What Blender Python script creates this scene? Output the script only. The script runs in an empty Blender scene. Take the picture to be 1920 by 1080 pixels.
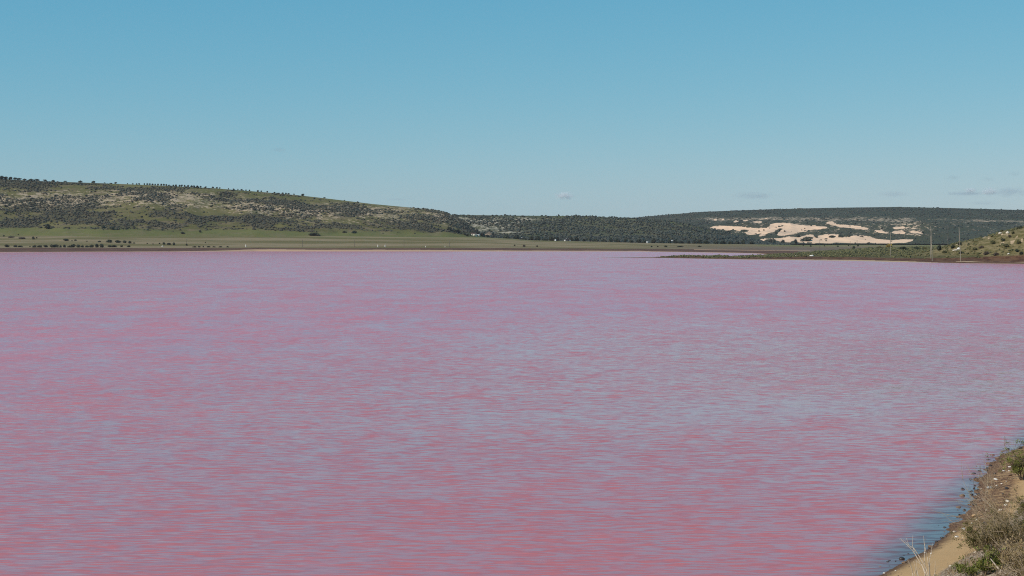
import bpy, math, random
import numpy as np
from mathutils import Vector

random.seed(7)
RS = np.random.RandomState(11)
SC = bpy.context.scene
COL = SC.collection

# ------------------------------------------------------------------ camera
F = 3000.0          # focal length in photo pixels (1920 wide)
HOR = 455.0         # photo row of the true horizon
CAMH = 12.0         # eye height above the water
cd = bpy.data.cameras.new('camera')
cam = bpy.data.objects.new('camera', cd)
COL.objects.link(cam)
cam.location = (0, 0, CAMH)
cam.rotation_euler = (math.radians(90), 0, 0)
cd.sensor_width = 36.0
cd.lens = 36.0 * F / 1920.0
cd.shift_y = -(540 - HOR) / 1920.0
cd.clip_start = 0.1
cd.clip_end = 60000
SC.camera = cam

# ------------------------------------------------------------------ sky, sun, exposure
SUN_AZ = math.radians(-118)     # from +Y towards +X: the sun stands behind and to the left
SUN_EL = math.radians(42)
w = bpy.data.worlds.new('World')
SC.world = w
w.use_nodes = True
wt = w.node_tree
wt.nodes.clear()
wo = wt.nodes.new('ShaderNodeOutputWorld')
bg = wt.nodes.new('ShaderNodeBackground')
sk = wt.nodes.new('ShaderNodeTexSky')
sk.sky_type = 'NISHITA'
sk.sun_disc = False
sk.sun_elevation = SUN_EL
sk.sun_rotation = SUN_AZ
sk.altitude = 0
sk.air_density = 0.8
sk.dust_density = 0.5
sk.ozone_density = 8.0
# per-channel response of the film: hue of the clear winter sky
SKY_GAIN = (0.93, 2.50, 3.55)
SKY_GAMMA = (1.25, 0.566, 0.37)
sp_ = wt.nodes.new('ShaderNodeSeparateColor')
cb_ = wt.nodes.new('ShaderNodeCombineColor')
wt.links.new(sk.outputs[0], sp_.inputs[0])
for i_ in range(3):
    pw = wt.nodes.new('ShaderNodeMath'); pw.operation = 'POWER'
    ml = wt.nodes.new('ShaderNodeMath'); ml.operation = 'MULTIPLY'
    mn = wt.nodes.new('ShaderNodeMath'); mn.operation = 'MINIMUM'; mn.inputs[1].default_value = 7.0
    wt.links.new(sp_.outputs[i_], mn.inputs[0])
    wt.links.new(mn.outputs[0], pw.inputs[0]); pw.inputs[1].default_value = SKY_GAMMA[i_]
    wt.links.new(pw.outputs[0], ml.inputs[0]); ml.inputs[1].default_value = SKY_GAIN[i_]
    wt.links.new(ml.outputs[0], cb_.inputs[i_])
wt.links.new(cb_.outputs[0], bg.inputs[0])
bg.inputs[1].default_value = 0.085
wt.links.new(bg.outputs[0], wo.inputs[0])

sd = bpy.data.lights.new('sun', 'SUN')
sd.energy = 3.8
HAZE = 1.5e-5
sd.angle = math.radians(0.5)
sd.color = (1.0, 0.93, 0.84)
sun = bpy.data.objects.new('sun', sd)
COL.objects.link(sun)
sdir = Vector((math.sin(SUN_AZ) * math.cos(SUN_EL), math.cos(SUN_AZ) * math.cos(SUN_EL), math.sin(SUN_EL)))
sun.rotation_euler = sdir.to_track_quat('Z', 'Y').to_euler()
sun.location = (-200, -200, 300)

SC.view_settings.view_transform = 'Standard'
SC.view_settings.look = 'None'
SC.view_settings.exposure = 0.0
SC.view_settings.gamma = 1.0
SC.view_settings.use_curve_mapping = False
SC.render.film_transparent = False
SC.cycles.use_denoising = False      # keep the fine ripples; the remaining grain reads as film grain
SC.cycles.filter_width = 1.1
SC.cycles.max_bounces = 6
SC.cycles.diffuse_bounces = 2
SC.cycles.glossy_bounces = 3
SC.cycles.transparent_max_bounces = 16
SC.cycles.volume_bounces = 2
SC.cycles.sample_clamp_indirect = 4

# ------------------------------------------------------------------ helpers
def tag(o, label=None, cat=None, group=None, kind=None):
    if label: o['label'] = label
    if cat: o['category'] = cat
    if group: o['group'] = group
    if kind: o['kind'] = kind
    return o

def empty(name, loc=(0, 0, 0)):
    o = bpy.data.objects.new(name, None)
    o.location = loc
    o.empty_display_size = 0.2
    COL.objects.link(o)
    return o

def np_mesh(name, V, Fc, smooth=False, attrs=None):
    """V (n,3); Fc (m,3) or (m,4) index array"""
    V = np.asarray(V, np.float32)
    Fc = np.asarray(Fc, np.int32)
    me = bpy.data.meshes.new(name)
    k = Fc.shape[1]
    me.vertices.add(len(V))
    me.vertices.foreach_set('co', V.ravel())
    me.loops.add(Fc.size)
    me.loops.foreach_set('vertex_index', Fc.ravel())
    me.polygons.add(len(Fc))
    me.polygons.foreach_set('loop_start', np.arange(0, Fc.size, k, dtype=np.int32))
    if smooth:
        me.polygons.foreach_set('use_smooth', np.ones(len(Fc), bool))
    for an, av in (attrs or {}).items():
        a = me.attributes.new(an, 'FLOAT', 'POINT')
        a.data.foreach_set('value', np.asarray(av, np.float32).ravel())
    me.update(calc_edges=True)
    return me

def obj(name, me, mat=None, parent=None, loc=None):
    o = bpy.data.objects.new(name, me)
    if mat is not None and not me.materials:
        me.materials.append(mat)
    if parent is not None: o.parent = parent
    if loc is not None: o.location = loc
    COL.objects.link(o)
    return o

def grid_faces(nr, nc):
    i = np.arange(nr - 1)[:, None] * nc + np.arange(nc - 1)[None, :]
    i = i.ravel()
    return np.stack([i, i + 1, i + nc + 1, i + nc], 1)

def _hash(ix, iy, seed):
    n = (ix.astype(np.int64) * 374761393 + iy.astype(np.int64) * 668265263 + seed * 1442695041) & 0x7fffffff
    n = ((n ^ (n >> 13)) * 1274126177) & 0x7fffffff
    return ((n ^ (n >> 16)) & 0xffff) / 65535.0

def vnoise(x, y, seed=0):
    x = np.asarray(x, float); y = np.asarray(y, float)
    ix = np.floor(x); iy = np.floor(y)
    fx = x - ix; fy = y - iy
    fx = fx * fx * (3 - 2 * fx); fy = fy * fy * (3 - 2 * fy)
    a = _hash(ix, iy, seed); b = _hash(ix + 1, iy, seed)
    c = _hash(ix, iy + 1, seed); d = _hash(ix + 1, iy + 1, seed)
    return (a * (1 - fx) + b * fx) * (1 - fy) + (c * (1 - fx) + d * fx) * fy

def fbm(x, y, seed=0, octv=4):
    s = 0; a = 0.5; t = 0
    for k in range(octv):
        s = s + a * vnoise(x, y, seed + k * 17); t += a
        x = np.asarray(x) * 2.03 + 11.3; y = np.asarray(y) * 2.03 + 7.7; a *= 0.5
    return s / t

def sst(a, b, x):
    t = np.clip((np.asarray(x, float) - a) / (b - a), 0, 1)
    return t * t * (3 - 2 * t)

def curve(pts):
    xs = np.array([p[0] for p in pts], float); ys = np.array([p[1] for p in pts], float)
    return lambda x: np.interp(x, xs, ys)

def in_poly(px, py, poly):
    px = np.asarray(px, float); py = np.asarray(py, float)
    r = np.zeros(px.shape, bool)
    n = len(poly); j = n - 1
    for i in range(n):
        xi, yi = poly[i]; xj, yj = poly[j]
        c = ((yi > py) != (yj > py)) & (px < (xj - xi) * (py - yi) / (yj - yi + 1e-12) + xi)
        r ^= c
        j = i
    return r

ORD = ['first', 'second', 'third', 'fourth', 'fifth', 'sixth', 'seventh', 'eighth', 'ninth', 'tenth', 'eleventh', 'twelfth',
       'thirteenth', 'fourteenth', 'fifteenth', 'sixteenth', 'seventeenth', 'eighteenth', 'nineteenth', 'twentieth']
def ordn(i):
    if i < 20: return ORD[i]
    t = {2: 'twenty', 3: 'thirty', 4: 'forty', 5: 'fifty', 6: 'sixty'}[(i + 1) // 10]
    r = (i + 1) % 10
    if r == 0: return t[:-1] + 'ieth'
    return t + '-' + ORD[r - 1]

# ------------------------------------------------------------------ materials
class N:
    """tiny node-tree helper"""
    def __init__(self, name):
        self.m = bpy.data.materials.new(name)
        self.m.use_nodes = True
        self.t = self.m.node_tree
        self.t.nodes.clear()
        self.out = self.t.nodes.new('ShaderNodeOutputMaterial')
    def n(self, typ, **kw):
        x = self.t.nodes.new(typ)
        for k, v in kw.items():
            setattr(x, k, v)
        return x
    def l(self, a, b):
        self.t.links.new(a, b)
    def put(self, sock, v):
        if hasattr(v, 'is_linked') or hasattr(v, 'links'):
            self.l(v, sock)
        elif isinstance(v, (tuple, list)) and len(v) == 3 and sock.type == 'RGBA':
            sock.default_value = (*v, 1)
        else:
            sock.default_value = v
    def pos(self):
        return self.n('ShaderNodeNewGeometry').outputs['Position']
    def attr(self, name):
        a = self.n('ShaderNodeAttribute', attribute_name=name)
        return a.outputs['Fac']
    def mapping(self, vec, scale=(1, 1, 1), loc=(0, 0, 0), rot=(0, 0, 0)):
        mp = self.n('ShaderNodeMapping')
        self.l(vec, mp.inputs[0])
        mp.inputs['Scale'].default_value = scale
        mp.inputs['Location'].default_value = loc
        mp.inputs['Rotation'].default_value = rot
        return mp.outputs[0]
    def noise(self, vec, scale=1.0, detail=3, rough=0.5, dist=0.0, color=False):
        x = self.n('ShaderNodeTexNoise')
        self.l(vec, x.inputs['Vector'])
        x.inputs['Scale'].default_value = scale
        x.inputs['Detail'].default_value = detail
        x.inputs['Roughness'].default_value = rough
        x.inputs['Distortion'].default_value = dist
        return x.outputs['Color' if color else 0]
    def math(self, op, a, b=None, c=None, clamp=False):
        x = self.n('ShaderNodeMath', operation=op, use_clamp=clamp)
        self.put(x.inputs[0], a)
        if b is not None: self.put(x.inputs[1], b)
        if c is not None: self.put(x.inputs[2], c)
        return x.outputs[0]
    def ss(self, v, a, b, lo=0.0, hi=1.0):
        x = self.n('ShaderNodeMapRange', interpolation_type='SMOOTHSTEP')
        self.put(x.inputs[0], v)
        x.inputs[1].default_value = a; x.inputs[2].default_value = b
        x.inputs[3].default_value = lo; x.inputs[4].default_value = hi
        return x.outputs[0]
    def mix(self, f, a, b, blend='MIX'):
        x = self.n('ShaderNodeMix', data_type='RGBA', blend_type=blend)
        self.put(x.inputs[0], f); self.put(x.inputs[6], a); self.put(x.inputs[7], b)
        return x.outputs[2]
    def bsdf(self, color, rough=0.9, spec=0.2, normal=None, **kw):
        b = self.n('ShaderNodeBsdfPrincipled')
        self.put(b.inputs['Base Color'], color)
        self.put(b.inputs['Roughness'], rough)
        self.put(b.inputs['Specular IOR Level'], spec)
        if normal is not None: self.l(normal, b.inputs['Normal'])
        for k, v in kw.items():
            self.put(b.inputs[k], v)
        self.l(b.outputs[0], self.out.inputs[0])
        return b
    def bump(self, h, strength=0.3, dist=0.1):
        x = self.n('ShaderNodeBump')
        x.inputs['Strength'].default_value = strength
        x.inputs['Distance'].default_value = dist
        self.l(h, x.inputs['Height'])
        return x.outputs[0]

def plain_mat(name, col, rough=0.85, spec=0.2, var=0.25, scale=3.0):
    k = N(name)
    f = k.noise(k.pos(), scale, 4)
    c = k.mix(f, tuple(x * (1 - var) for x in col), tuple(x * (1 + var) for x in col))
    k.bsdf(c, rough, spec)
    return k.m

def leaf_mat(name, dark, light, var_scale=0.8, trans=0.25, rough=0.6):
    """foliage: tint attribute picks between two leaf colours"""
    k = N(name)
    oi = k.n('ShaderNodeObjectInfo')
    t = k.math('ADD', k.attr('tint'), k.math('MULTIPLY', k.math('SUBTRACT', oi.outputs['Random'], 0.5), 0.5), clamp=True)
    t2 = k.math('ADD', t, k.math('MULTIPLY', k.math('SUBTRACT', k.noise(k.pos(), var_scale, 3), 0.5), 0.5), clamp=True)
    c = k.mix(t2, dark, light)
    k.bsdf(c, rough, 0.25)
    return k.m

# water -------------------------------------------------------------
NX, NY = 0.908, -0.419          # landward normal of the near shore line
A0 = (13.2, 57.6)

def water_mat():
    k = N('pink_lake_water')
    p = k.pos()
    # landward distance to the near bank
    dt = k.n('ShaderNodeVectorMath', operation='DOT_PRODUCT')
    k.l(p, dt.inputs[0]); dt.inputs[1].default_value = (NX, NY, 0)
    nd = k.math('SUBTRACT', dt.outputs['Value'], A0[0] * NX + A0[1] * NY)
    ndj = k.math('ADD', nd, k.math('MULTIPLY', k.math('SUBTRACT', k.noise(k.mapping(p, (.25, .5, 1)), 1.0, 3), .5), 2.2))
    shallow = k.math('MULTIPLY', k.ss(ndj, -2.3, 0.6), k.ss(nd, 5.0, 12.0, 1, 0))
    # gusts: broad streaks of calmer and rougher water
    g1 = k.noise(k.mapping(p, (.010, .045, 1), (3.1, 1.7, 0)), 1.0, 3, .55)
    g2 = k.noise(k.mapping(p, (.0022, .0075, 1), (.4, 8.3, 0)), 1.0, 2, .5)
    gust = k.math('ADD', k.math('MULTIPLY', g1, .6), k.math('MULTIPLY', g2, .4))
    amp = k.ss(gust, .30, .70, .75, 1.2)
    # a smoother lane of water slanting in from the right
    ln = k.n('ShaderNodeVectorMath', operation='DOT_PRODUCT')
    k.l(p, ln.inputs[0]); ln.inputs[1].default_value = (-.57, .82, 0)
    ld = k.math('ABSOLUTE', k.math('SUBTRACT', k.math('ADD', ln.outputs['Value'], k.math('MULTIPLY', k.math('SUBTRACT', g1, .5), 14.0)), 85.5))
    sep = k.n('ShaderNodeSeparateXYZ'); k.l(p, sep.inputs[0])
    lane = k.math('MULTIPLY', k.ss(ld, 2.0, 14.0, 1, 0), k.ss(sep.outputs[0], -28.0, 26.0))
    quiet = k.math('MAXIMUM', lane, k.math('MULTIPLY', shallow, 1.0))
    sep0 = k.n('ShaderNodeSeparateXYZ'); k.l(p, sep0.inputs[0])
    fetch = k.math('MAXIMUM', k.ss(nd, -120.0, -22.0, 1, 0), k.ss(sep0.outputs[1], 130.0, 320.0))
    b0 = k.math('MULTIPLY_ADD', fetch, W_BIAS[1] - W_BIAS[0], W_BIAS[0])
    bias = k.math('ADD', k.math('MULTIPLY_ADD', lane, .10, b0), k.math('MULTIPLY', shallow, .05))
    calm = k.math('SUBTRACT', 1.0, k.math('MULTIPLY', shallow, .45))
    amp = k.math('MULTIPLY', amp, calm)
    def sl(scale, loc, detail, rough, dist=0.0):
        c = k.noise(k.mapping(p, scale, loc), 1.0, detail, rough, dist, True)
        v = k.n('ShaderNodeVectorMath', operation='SUBTRACT')
        k.l(c, v.inputs[0]); v.inputs[1].default_value = (.5, .5, .5)
        return v.outputs[0]
    def scale(v, s):
        x = k.n('ShaderNodeVectorMath', operation='SCALE')
        k.l(v, x.inputs[0]); k.put(x.inputs['Scale'], s)
        return x.outputs[0]
    def add(a, b):
        x = k.n('ShaderNodeVectorMath', operation='ADD')
        k.l(a, x.inputs[0]); k.l(b, x.inputs[1])
        return x.outputs[0]
    s1 = scale(sl((1.25, 8.0, 1), (1, 2, 0), 1.0, .5, .3), W_S[0])     # wind ripples, a third of a metre apart
    s2 = scale(sl((.65, 3.6, 1), (5, 9, 0), 1.0, .5, .3), W_S[1])     # chop
    s3 = scale(sl((.42, .26, 1), (7, 4, 0), 1.0, .5, .2), W_S[2])      # wave groups
    s4 = scale(sl((.13, .060, 1), (2, 6, 0), 1.0, .5, .2), W_S[3])     # cat's paws
    s5 = scale(sl((.035, .014, 1), (6, 1, 0), 2.0, .5), W_S[4])        # gust patches
    big = scale(add(s4, s5), k.math('MULTIPLY_ADD', fetch, .75, .25))
    s = scale(add(add(add(s1, s2), s3), big), amp)
    sx = k.n('ShaderNodeSeparateXYZ'); k.l(s, sx.inputs[0])
    cb = k.n('ShaderNodeCombineXYZ')
    k.l(k.math('MULTIPLY', sx.outputs[0], .35), cb.inputs[0])
    k.l(k.math('SMOOTH_MIN', k.math('ADD', sx.outputs[1], bias), k.math('MULTIPLY_ADD', fetch, W_CAP[1] - W_CAP[0], W_CAP[0]), .03), cb.inputs[1])
    cb.inputs[2].default_value = 1.0
    nm = k.n('ShaderNodeVectorMath', operation='NORMALIZE'); k.l(cb.outputs[0], nm.inputs[0])
    # body colour: pink brine, a little redder in streaks; thin clear water over dark mud near the bank
    v1 = k.noise(k.mapping(p, (.02, .06, 1)), 1.0, 3)
    body = k.mix(fetch, k.mix(v1, W_COL[0], W_COL[1]), k.mix(v1, W_COL[2], W_COL[3]))
    body = k.mix(shallow, body, (.125, .088, .086))
    k.bsdf(body, W_ROUGH, .5, nm.outputs[0], IOR=1.36)
    return k.m
W_S = (1.35, .85, .26, .34, .05)
W_BIAS = (-.042, -.122)     # sheltered under the bank / out on the open water
W_CAP = (.02, -.03)
W_ROUGH = .08
W_COL = ((.43, .135, .148), (.48, .160, .170), (.50, .158, .188), (.54, .182, .210))

M = {}
M['water'] = water_mat()

def hill_mat(name, grass, grass2, dry, rock, sand=None, rock_amt=.62, sc=1.0):
    k = N(name)
    p = k.pos()
    a = k.noise(k.mapping(p, (.006 * sc, .006 * sc, .02 * sc)), 1.0, 5, .6)
    b = k.noise(k.mapping(p, (.03 * sc, .03 * sc, .06 * sc), (9, 3, 1)), 1.0, 5, .65)
    c = k.mix(k.ss(a, .38, .62), grass, grass2)
    c = k.mix(k.ss(b, .48, .66), c, dry)
    r = k.noise(k.mapping(p, (.085 * sc, .085 * sc, .20 * sc), (4, 8, 2)), 1.0, 6, .75)
    hh = k.math('ADD', k.attr('heath'), k.math('MULTIPLY', k.math('SUBTRACT', r, .5), .9))
    c = k.mix(k.ss(hh, .30, .85, 0, .72), c, (.068, .060, .038))
    rk = k.attr('rock')
    thr = k.math('SUBTRACT', k.math('ADD', r, k.math('MULTIPLY', rk, .22)), rock_amt)
    c = k.mix(k.ss(thr, .0, .05), c, rock)
    gr = k.attr('green')
    c = k.mix(k.math('MULTIPLY', gr, k.ss(b, .3, .6, 1, .6)), c, (.125, .138, .042))
    if sand is not None:
        sn = k.math('ADD', k.attr('sand'), k.math('MULTIPLY', k.math('SUBTRACT', r, .5), 1.3))
        sf = k.ss(sn, .42, .58)
        sc2 = k.mix(k.noise(k.mapping(p, (.01, .01, .05)), 1.0, 4), tuple(x * .88 for x in sand), tuple(x * 1.08 for x in sand))
        c = k.mix(sf, c, sc2)
    k.bsdf(c, .95, .1, k.bump(r, .35, 1.5))
    return k.m

M['hill_l'] = hill_mat('grassy_limestone_hillside', (.094, .088, .030), (.135, .118, .044), (.160, .122, .070), (.37, .28, .185), rock_amt=.675)
M['hill_m'] = hill_mat('scrubby_hillside', (.060, .068, .035), (.085, .085, .045), (.10, .09, .055), (.36, .31, .23), rock_amt=.70)
M['hill_r'] = hill_mat('duned_hillside', (.046, .052, .034), (.056, .060, .040), (.060, .058, .042), (.50, .37, .26), sand=(.70, .48, .325), rock_amt=.72)

def field_mat():
    k = N('grazed_field')
    p = k.pos()
    a = k.noise(k.mapping(p, (.0035, .016, .06)), 1.0, 5, .62)
    b = k.noise(k.mapping(p, (.03, .05, 1)), 1.0, 5, .65)
    c = k.mix(k.ss(a, .42, .58), (.132, .110, .042), (.235, .178, .100))
    c = k.mix(k.ss(b, .52, .72, 0, .6), c, (.085, .082, .040))
    gr = k.attr('green')
    c = k.mix(k.math('MULTIPLY', gr, k.ss(a, .3, .7, 1, .45)), c, (.125, .145, .042))
    flat = k.attr('flat')
    d = k.noise(k.mapping(p, (.004, .03, 1), (2, 5, 1)), 1.0, 5, .6)
    c = k.mix(flat, c, k.mix(k.ss(d, .42, .6), (.125, .088, .062), (.17, .125, .09)))
    m = k.attr('marsh')
    mm = k.math('ADD', m, k.math('MULTIPLY', k.math('SUBTRACT', d, .5), .5))
    c = k.mix(k.ss(mm, .4, .6), c, k.mix(k.ss(b, .4, .6), (.085, .042, .028), (.125, .070, .045)))
    s = k.attr('sand')
    ss_ = k.math('ADD', s, k.math('MULTIPLY', k.math('SUBTRACT', d, .5), .7))
    c = k.mix(k.ss(ss_, .4, .62), c, (.43, .275, .175))
    k.bsdf(c, .95, .1)
    return k.m
M['field'] = field_mat()

# ------------------------------------------------------------------ terrain
def Z_of(py, D): return CAMH + (HOR - py) * D / F

shore_py = curve([(-900, 473.5), (0, 473.2), (240, 472.3), (480, 471.3), (900, 471.5), (1200, 471.6), (1300, 473.2), (1380, 474.6), (1420, 475.5), (1450, 478), (1480, 482), (2600, 484)])
def shoreD(px): return CAMH * F / (shore_py(px) - HOR)

lift = curve([(-900, 1.05), (0, 1.0), (500, .92), (800, .84), (900, .8), (950, .72), (1000, .6), (1100, .5), (1200, .42), (1300, .36), (1500, .25), (2600, .22)])
def plain_z(px, D):
    px = np.asarray(px, float); D = np.asarray(D, float)
    d = D - shoreD(px)
    near = np.clip(d, 0, None)
    z = 1.1 * sst(0, 60, near) + lift(px) * 30 * np.clip((D - 2150) / 600, 0, .85) ** 1.25
    z = z + (fbm(px * D / F / 90., D / 120., 5) - .5) * 1.6 * sst(60, 260, near)
    z = np.where(d < 0, np.clip(d * .03, -2, 0), z)
    return z

def polar_mesh(name, pxs, Ds, zf, mat, attrs):
    """Ds (rows, cols) distance for every column"""
    PX = np.broadcast_to(pxs[None, :], Ds.shape)
    Z = zf(PX, Ds)
    V = np.stack([(PX - 960) / F * Ds, Ds, Z], -1).reshape(-1, 3)
    at = {k: f(PX, Ds, Z).ravel() for k, f in attrs.items()}
    me = np_mesh(name, V, grid_faces(*Ds.shape), True, at)
    o = obj(name, me, mat)
    tag(o, kind='structure')
    return o

def PYof(D, Z): return HOR + (CAMH - Z) / D * F

# lake bed / base ground under everything
g = np_mesh('ground', [(-4500, -120, -3.2), (4500, -120, -3.2), (4500, 6700, -3.2), (-4500, 6700, -3.2)], [(0, 1, 2, 3)])
tag(obj('ground', g, plain_mat('lake_mud', (.10, .07, .06), scale=.05)), kind='structure')

# water sheet
wv = []
xs = np.linspace(-2600, 2600, 40); ys = np.concatenate([np.linspace(-60, 200, 14), np.linspace(260, 2700, 40)])
XX, YY = np.meshgrid(xs, ys)
me = np_mesh('water', np.stack([XX, YY, 0 * XX], -1).reshape(-1, 3), grid_faces(*XX.shape), True)
tag(obj('water', me, M['water']), kind='structure')

# plain behind the lake
pxs = np.arange(-1200, 3000, 6.0)
u = np.linspace(0, 1, 170)[:, None] ** 1.7
D0 = np.minimum(shoreD(pxs), 2300)[None, :] - 12
Ds = D0 + u * (3900 - D0)
def f_sand(px, D, Z):
    d = D - shoreD(px)
    wd = 14 + 18 * fbm(px / 60., px * 0, 31)
    s = np.where(d < wd, .85, 0) * (px < 1470)
    # pale strand line further along the right flats
    py = PYof(D, Z)
    s = np.maximum(s, .7 * np.exp(-((py - (469.6 + (px - 1440) * .012)) / .7) ** 2) * (px > 1300) * (px < 1520))
    return s
def f_marsh(px, D, Z):
    d = D - shoreD(px)
    py = PYof(D, Z)
    e = curve([(-900, 465.2), (400, 464.8), (900, 464.9), (1150, 466), (1400, 468), (1500, 470)])(px) + 2.2 * (fbm(px / 60., px * 0, 8) - .5)
    return sst(12, 30, d) * sst(-.5, .6, py - e) * (px < 1500) * .85
def f_green(px, D, Z):
    py = PYof(D, Z)
    top = curve([(-700, 436), (0, 436), (200, 438), (330, 440), (480, 439), (560, 442), (700, 443), (860, 444), (1000, 449), (1100, 452), (2500, 455)])(px)
    g = np.exp(-((py - top + 1.5) / 3.2) ** 2) * (px < 1120)
    g = g * (.55 + .6 * fbm(px / 70., py / 3., 3))
    # mown green strip under the dunes
    g = np.maximum(g, .9 * np.exp(-((py - 460.0) / 1.0) ** 2) * (px > 1420) * (px < 1760))
    return np.clip(g, 0, 1)
def f_flat(px, D, Z):
    return sst(1150, 1450, px) * (1 - sst(2350, 2700, D))
plain = polar_mesh('field', pxs, Ds, plain_z, M['field'], dict(sand=f_sand, marsh=f_marsh, green=f_green, flat=f_flat))

# left hill ---------------------------------------------------------
ridgeL = curve([(-900, 318), (-400, 326), (-100, 330), (0, 334), (60, 338), (100, 339.5), (200, 343), (300, 347), (400, 352), (500, 360), (560, 365.5), (600, 370), (700, 382), (780, 389.5), (820, 393.5), (838, 398), (852, 405), (870, 416), (888, 428), (902, 438), (915, 446), (960, 462), (1100, 480)])
def hillL_z(px, D):
    Db, Dr = 2560., 3120.
    t = (np.asarray(D, float) - Db) / (Dr - Db)
    zr = Z_of(ridgeL(px), Dr)
    zb = plain_z(px, np.full_like(np.asarray(D, float), Db)) - 6
    tt = np.clip(t, 0, 1)
    S = .45 * tt + .55 * sst(-.05, 1.08, tt)
    X = (np.asarray(px) - 960) / F * D
    gl = (fbm(X / 130., D / 190., 21, 5) - .5) * 22 + (fbm(X / 36., D / 50., 4, 3) - .5) * 7
    z = zb + (zr - zb) * S + gl * np.clip(4 * tt * (1 - tt), 0, 1) * np.clip((zr - zb) / 60, 0, 1)
    return np.where(t > 1, zr - 90 * (t - 1) ** 1.5, z)
pxs = np.concatenate([np.arange(-1200, -300, 8.0), np.arange(-300, 1000, 3.2)])
tt = np.concatenate([np.linspace(0, 1.0, 130), np.linspace(1.03, 1.7, 10)])[:, None]
Ds = 2560 + tt * 560 + 0 * pxs[None, :]
def rockL(px, D, Z):
    py = PYof(D, Z)
    b1 = np.exp(-((py - curve([(-600, 385), (0, 378), (250, 370), (420, 378), (560, 398), (700, 399), (800, 398), (860, 412)])(px)) / 21) ** 2)
    return np.clip(b1 * (.5 + 1.0 * fbm(px / 60., py / 14., 77)), 0, 1)
def greenL(px, D, Z):
    t = (D - 2560) / 560
    py = PYof(D, Z)
    top = curve([(-600, 428), (0, 429), (250, 430), (330, 437), (400, 433), (480, 432), (600, 438), (760, 437), (900, 440)])(px)
    return np.clip(sst(-6, 1, py - top) * .65 + .35 * sst(.8, .97, t) * (px > 200), 0, 1)
def blobs(px, py, L):
    m = np.zeros(px.shape)
    for cx, cy, rx, ry, a in L:
        m = np.maximum(m, a * np.exp(-(((px - cx) / rx) ** 2 + ((py - cy) / ry) ** 2) ** 1.5))
    return m

def scrubL(px, D, Z):
    """share of the left hillside under scrub"""
    py = PYof(D, Z)
    X = (px - 960) / F * D
    cl = fbm(X / 60., D / 45., 12, 4) + .20 * (fbm(X / 14., D / 14., 6, 2) - .5)
    dense = blobs(px, py, [(70, 400, 110, 26, 1), (285, 416, 70, 17, 1.1), (150, 412, 60, 16, .8), (430, 412, 80, 17, .8), (15, 344, 100, 14, 1.2), (150, 352, 90, 9, .4), (200, 372, 90, 12, .4),
                           (560, 404, 70, 22, .7), (690, 418, 70, 20, .9), (800, 415, 60, 24, 1.0), (865, 428, 34, 16, 1.3), (-200, 390, 200, 45, .9), (470, 385, 90, 16, .5)])
    bare = blobs(px, py, [(130, 362, 55, 6, .8), (690, 385, 120, 9, .9), (420, 358, 160, 6, .9), (240, 348, 120, 4, .8), (100, 372, 60, 5, .5), (380, 396, 45, 8, .6), (600, 376, 90, 7, .6)])
    return np.clip((cl - .50) * 4.2 + .24 + .70 * dense - .55 * bare, .015, .95)
footL = curve([(-600, 428), (0, 428), (70, 427), (180, 430), (250, 431), (330, 437), (400, 431), (480, 431), (560, 434), (640, 436), (700, 437), (760, 439), (830, 434), (870, 440), (930, 445)])
def heathL(px, D, Z):
    return scrubL(px, D, Z) * (PYof(D, Z) < footL(px))
hl = polar_mesh('grassy_hill', pxs, Ds, hillL_z, M['hill_l'], dict(rock=rockL, green=greenL, heath=heathL))

# middle hill -------------------------------------------------------
ridgeM = curve([(700, 400), (800, 401), (870, 402.5), (960, 403.5), (1080, 404.5), (1120, 406), (1180, 408.2), (1240, 412), (1300, 421), (1350, 433), (1400, 446), (1440, 456), (1500, 470), (1600, 490)])
baseM = curve([(700, 440), (900, 444), (960, 447), (1050, 452), (1150, 454), (1250, 456), (1400, 458), (1600, 458)])
def hillM_z(px, D):
    Db, Dr = 3060., 3560.
    D = np.asarray(D, float)
    t = (D - Db) / (Dr - Db); tt = np.clip(t, 0, 1)
    zr = Z_of(ridgeM(px), Dr); zb = Z_of(baseM(px), Db) - 3
    X = (np.asarray(px) - 960) / F * D
    gl = (fbm(X / 110., D / 150., 61, 5) - .5) * 20 + (fbm(X / 34., D / 40., 14, 3) - .5) * 7
    z = zb + (zr - zb) * (.35 * tt + .65 * sst(-.1, 1.1, tt)) + gl * np.clip(4 * tt * (1 - tt), 0, 1) * np.clip((zr - zb) / 40, 0, 1)
    return np.where(t > 1, zr - 70 * (t - 1) ** 1.5, z)
pxs = np.arange(700, 1560, 3.0)
tt = np.concatenate([np.linspace(0, 1, 100), np.linspace(1.04, 1.6, 8)])[:, None]
def rockM(px, D, Z):
    py = PYof(D, Z)
    a = (1 - sst(960, 1010, px)) * sst(404, 410, py) * (1 - sst(436, 446, py))
    b = np.exp(-((py - 412) / 4.5) ** 2)
    return np.clip(a + b * .8, 0, 1)
def greenM(px, D, Z):
    py = PYof(D, Z)
    return np.clip(.5 * np.exp(-((py - ridgeM(px) - 2) / 2.5) ** 2) * (px > 1040), 0, 1)
hm = polar_mesh('scrubby_hill', pxs, 3060 + tt * 500 + 0 * pxs[None, :], hillM_z, M['hill_m'], dict(rock=rockM, green=greenM))

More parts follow.
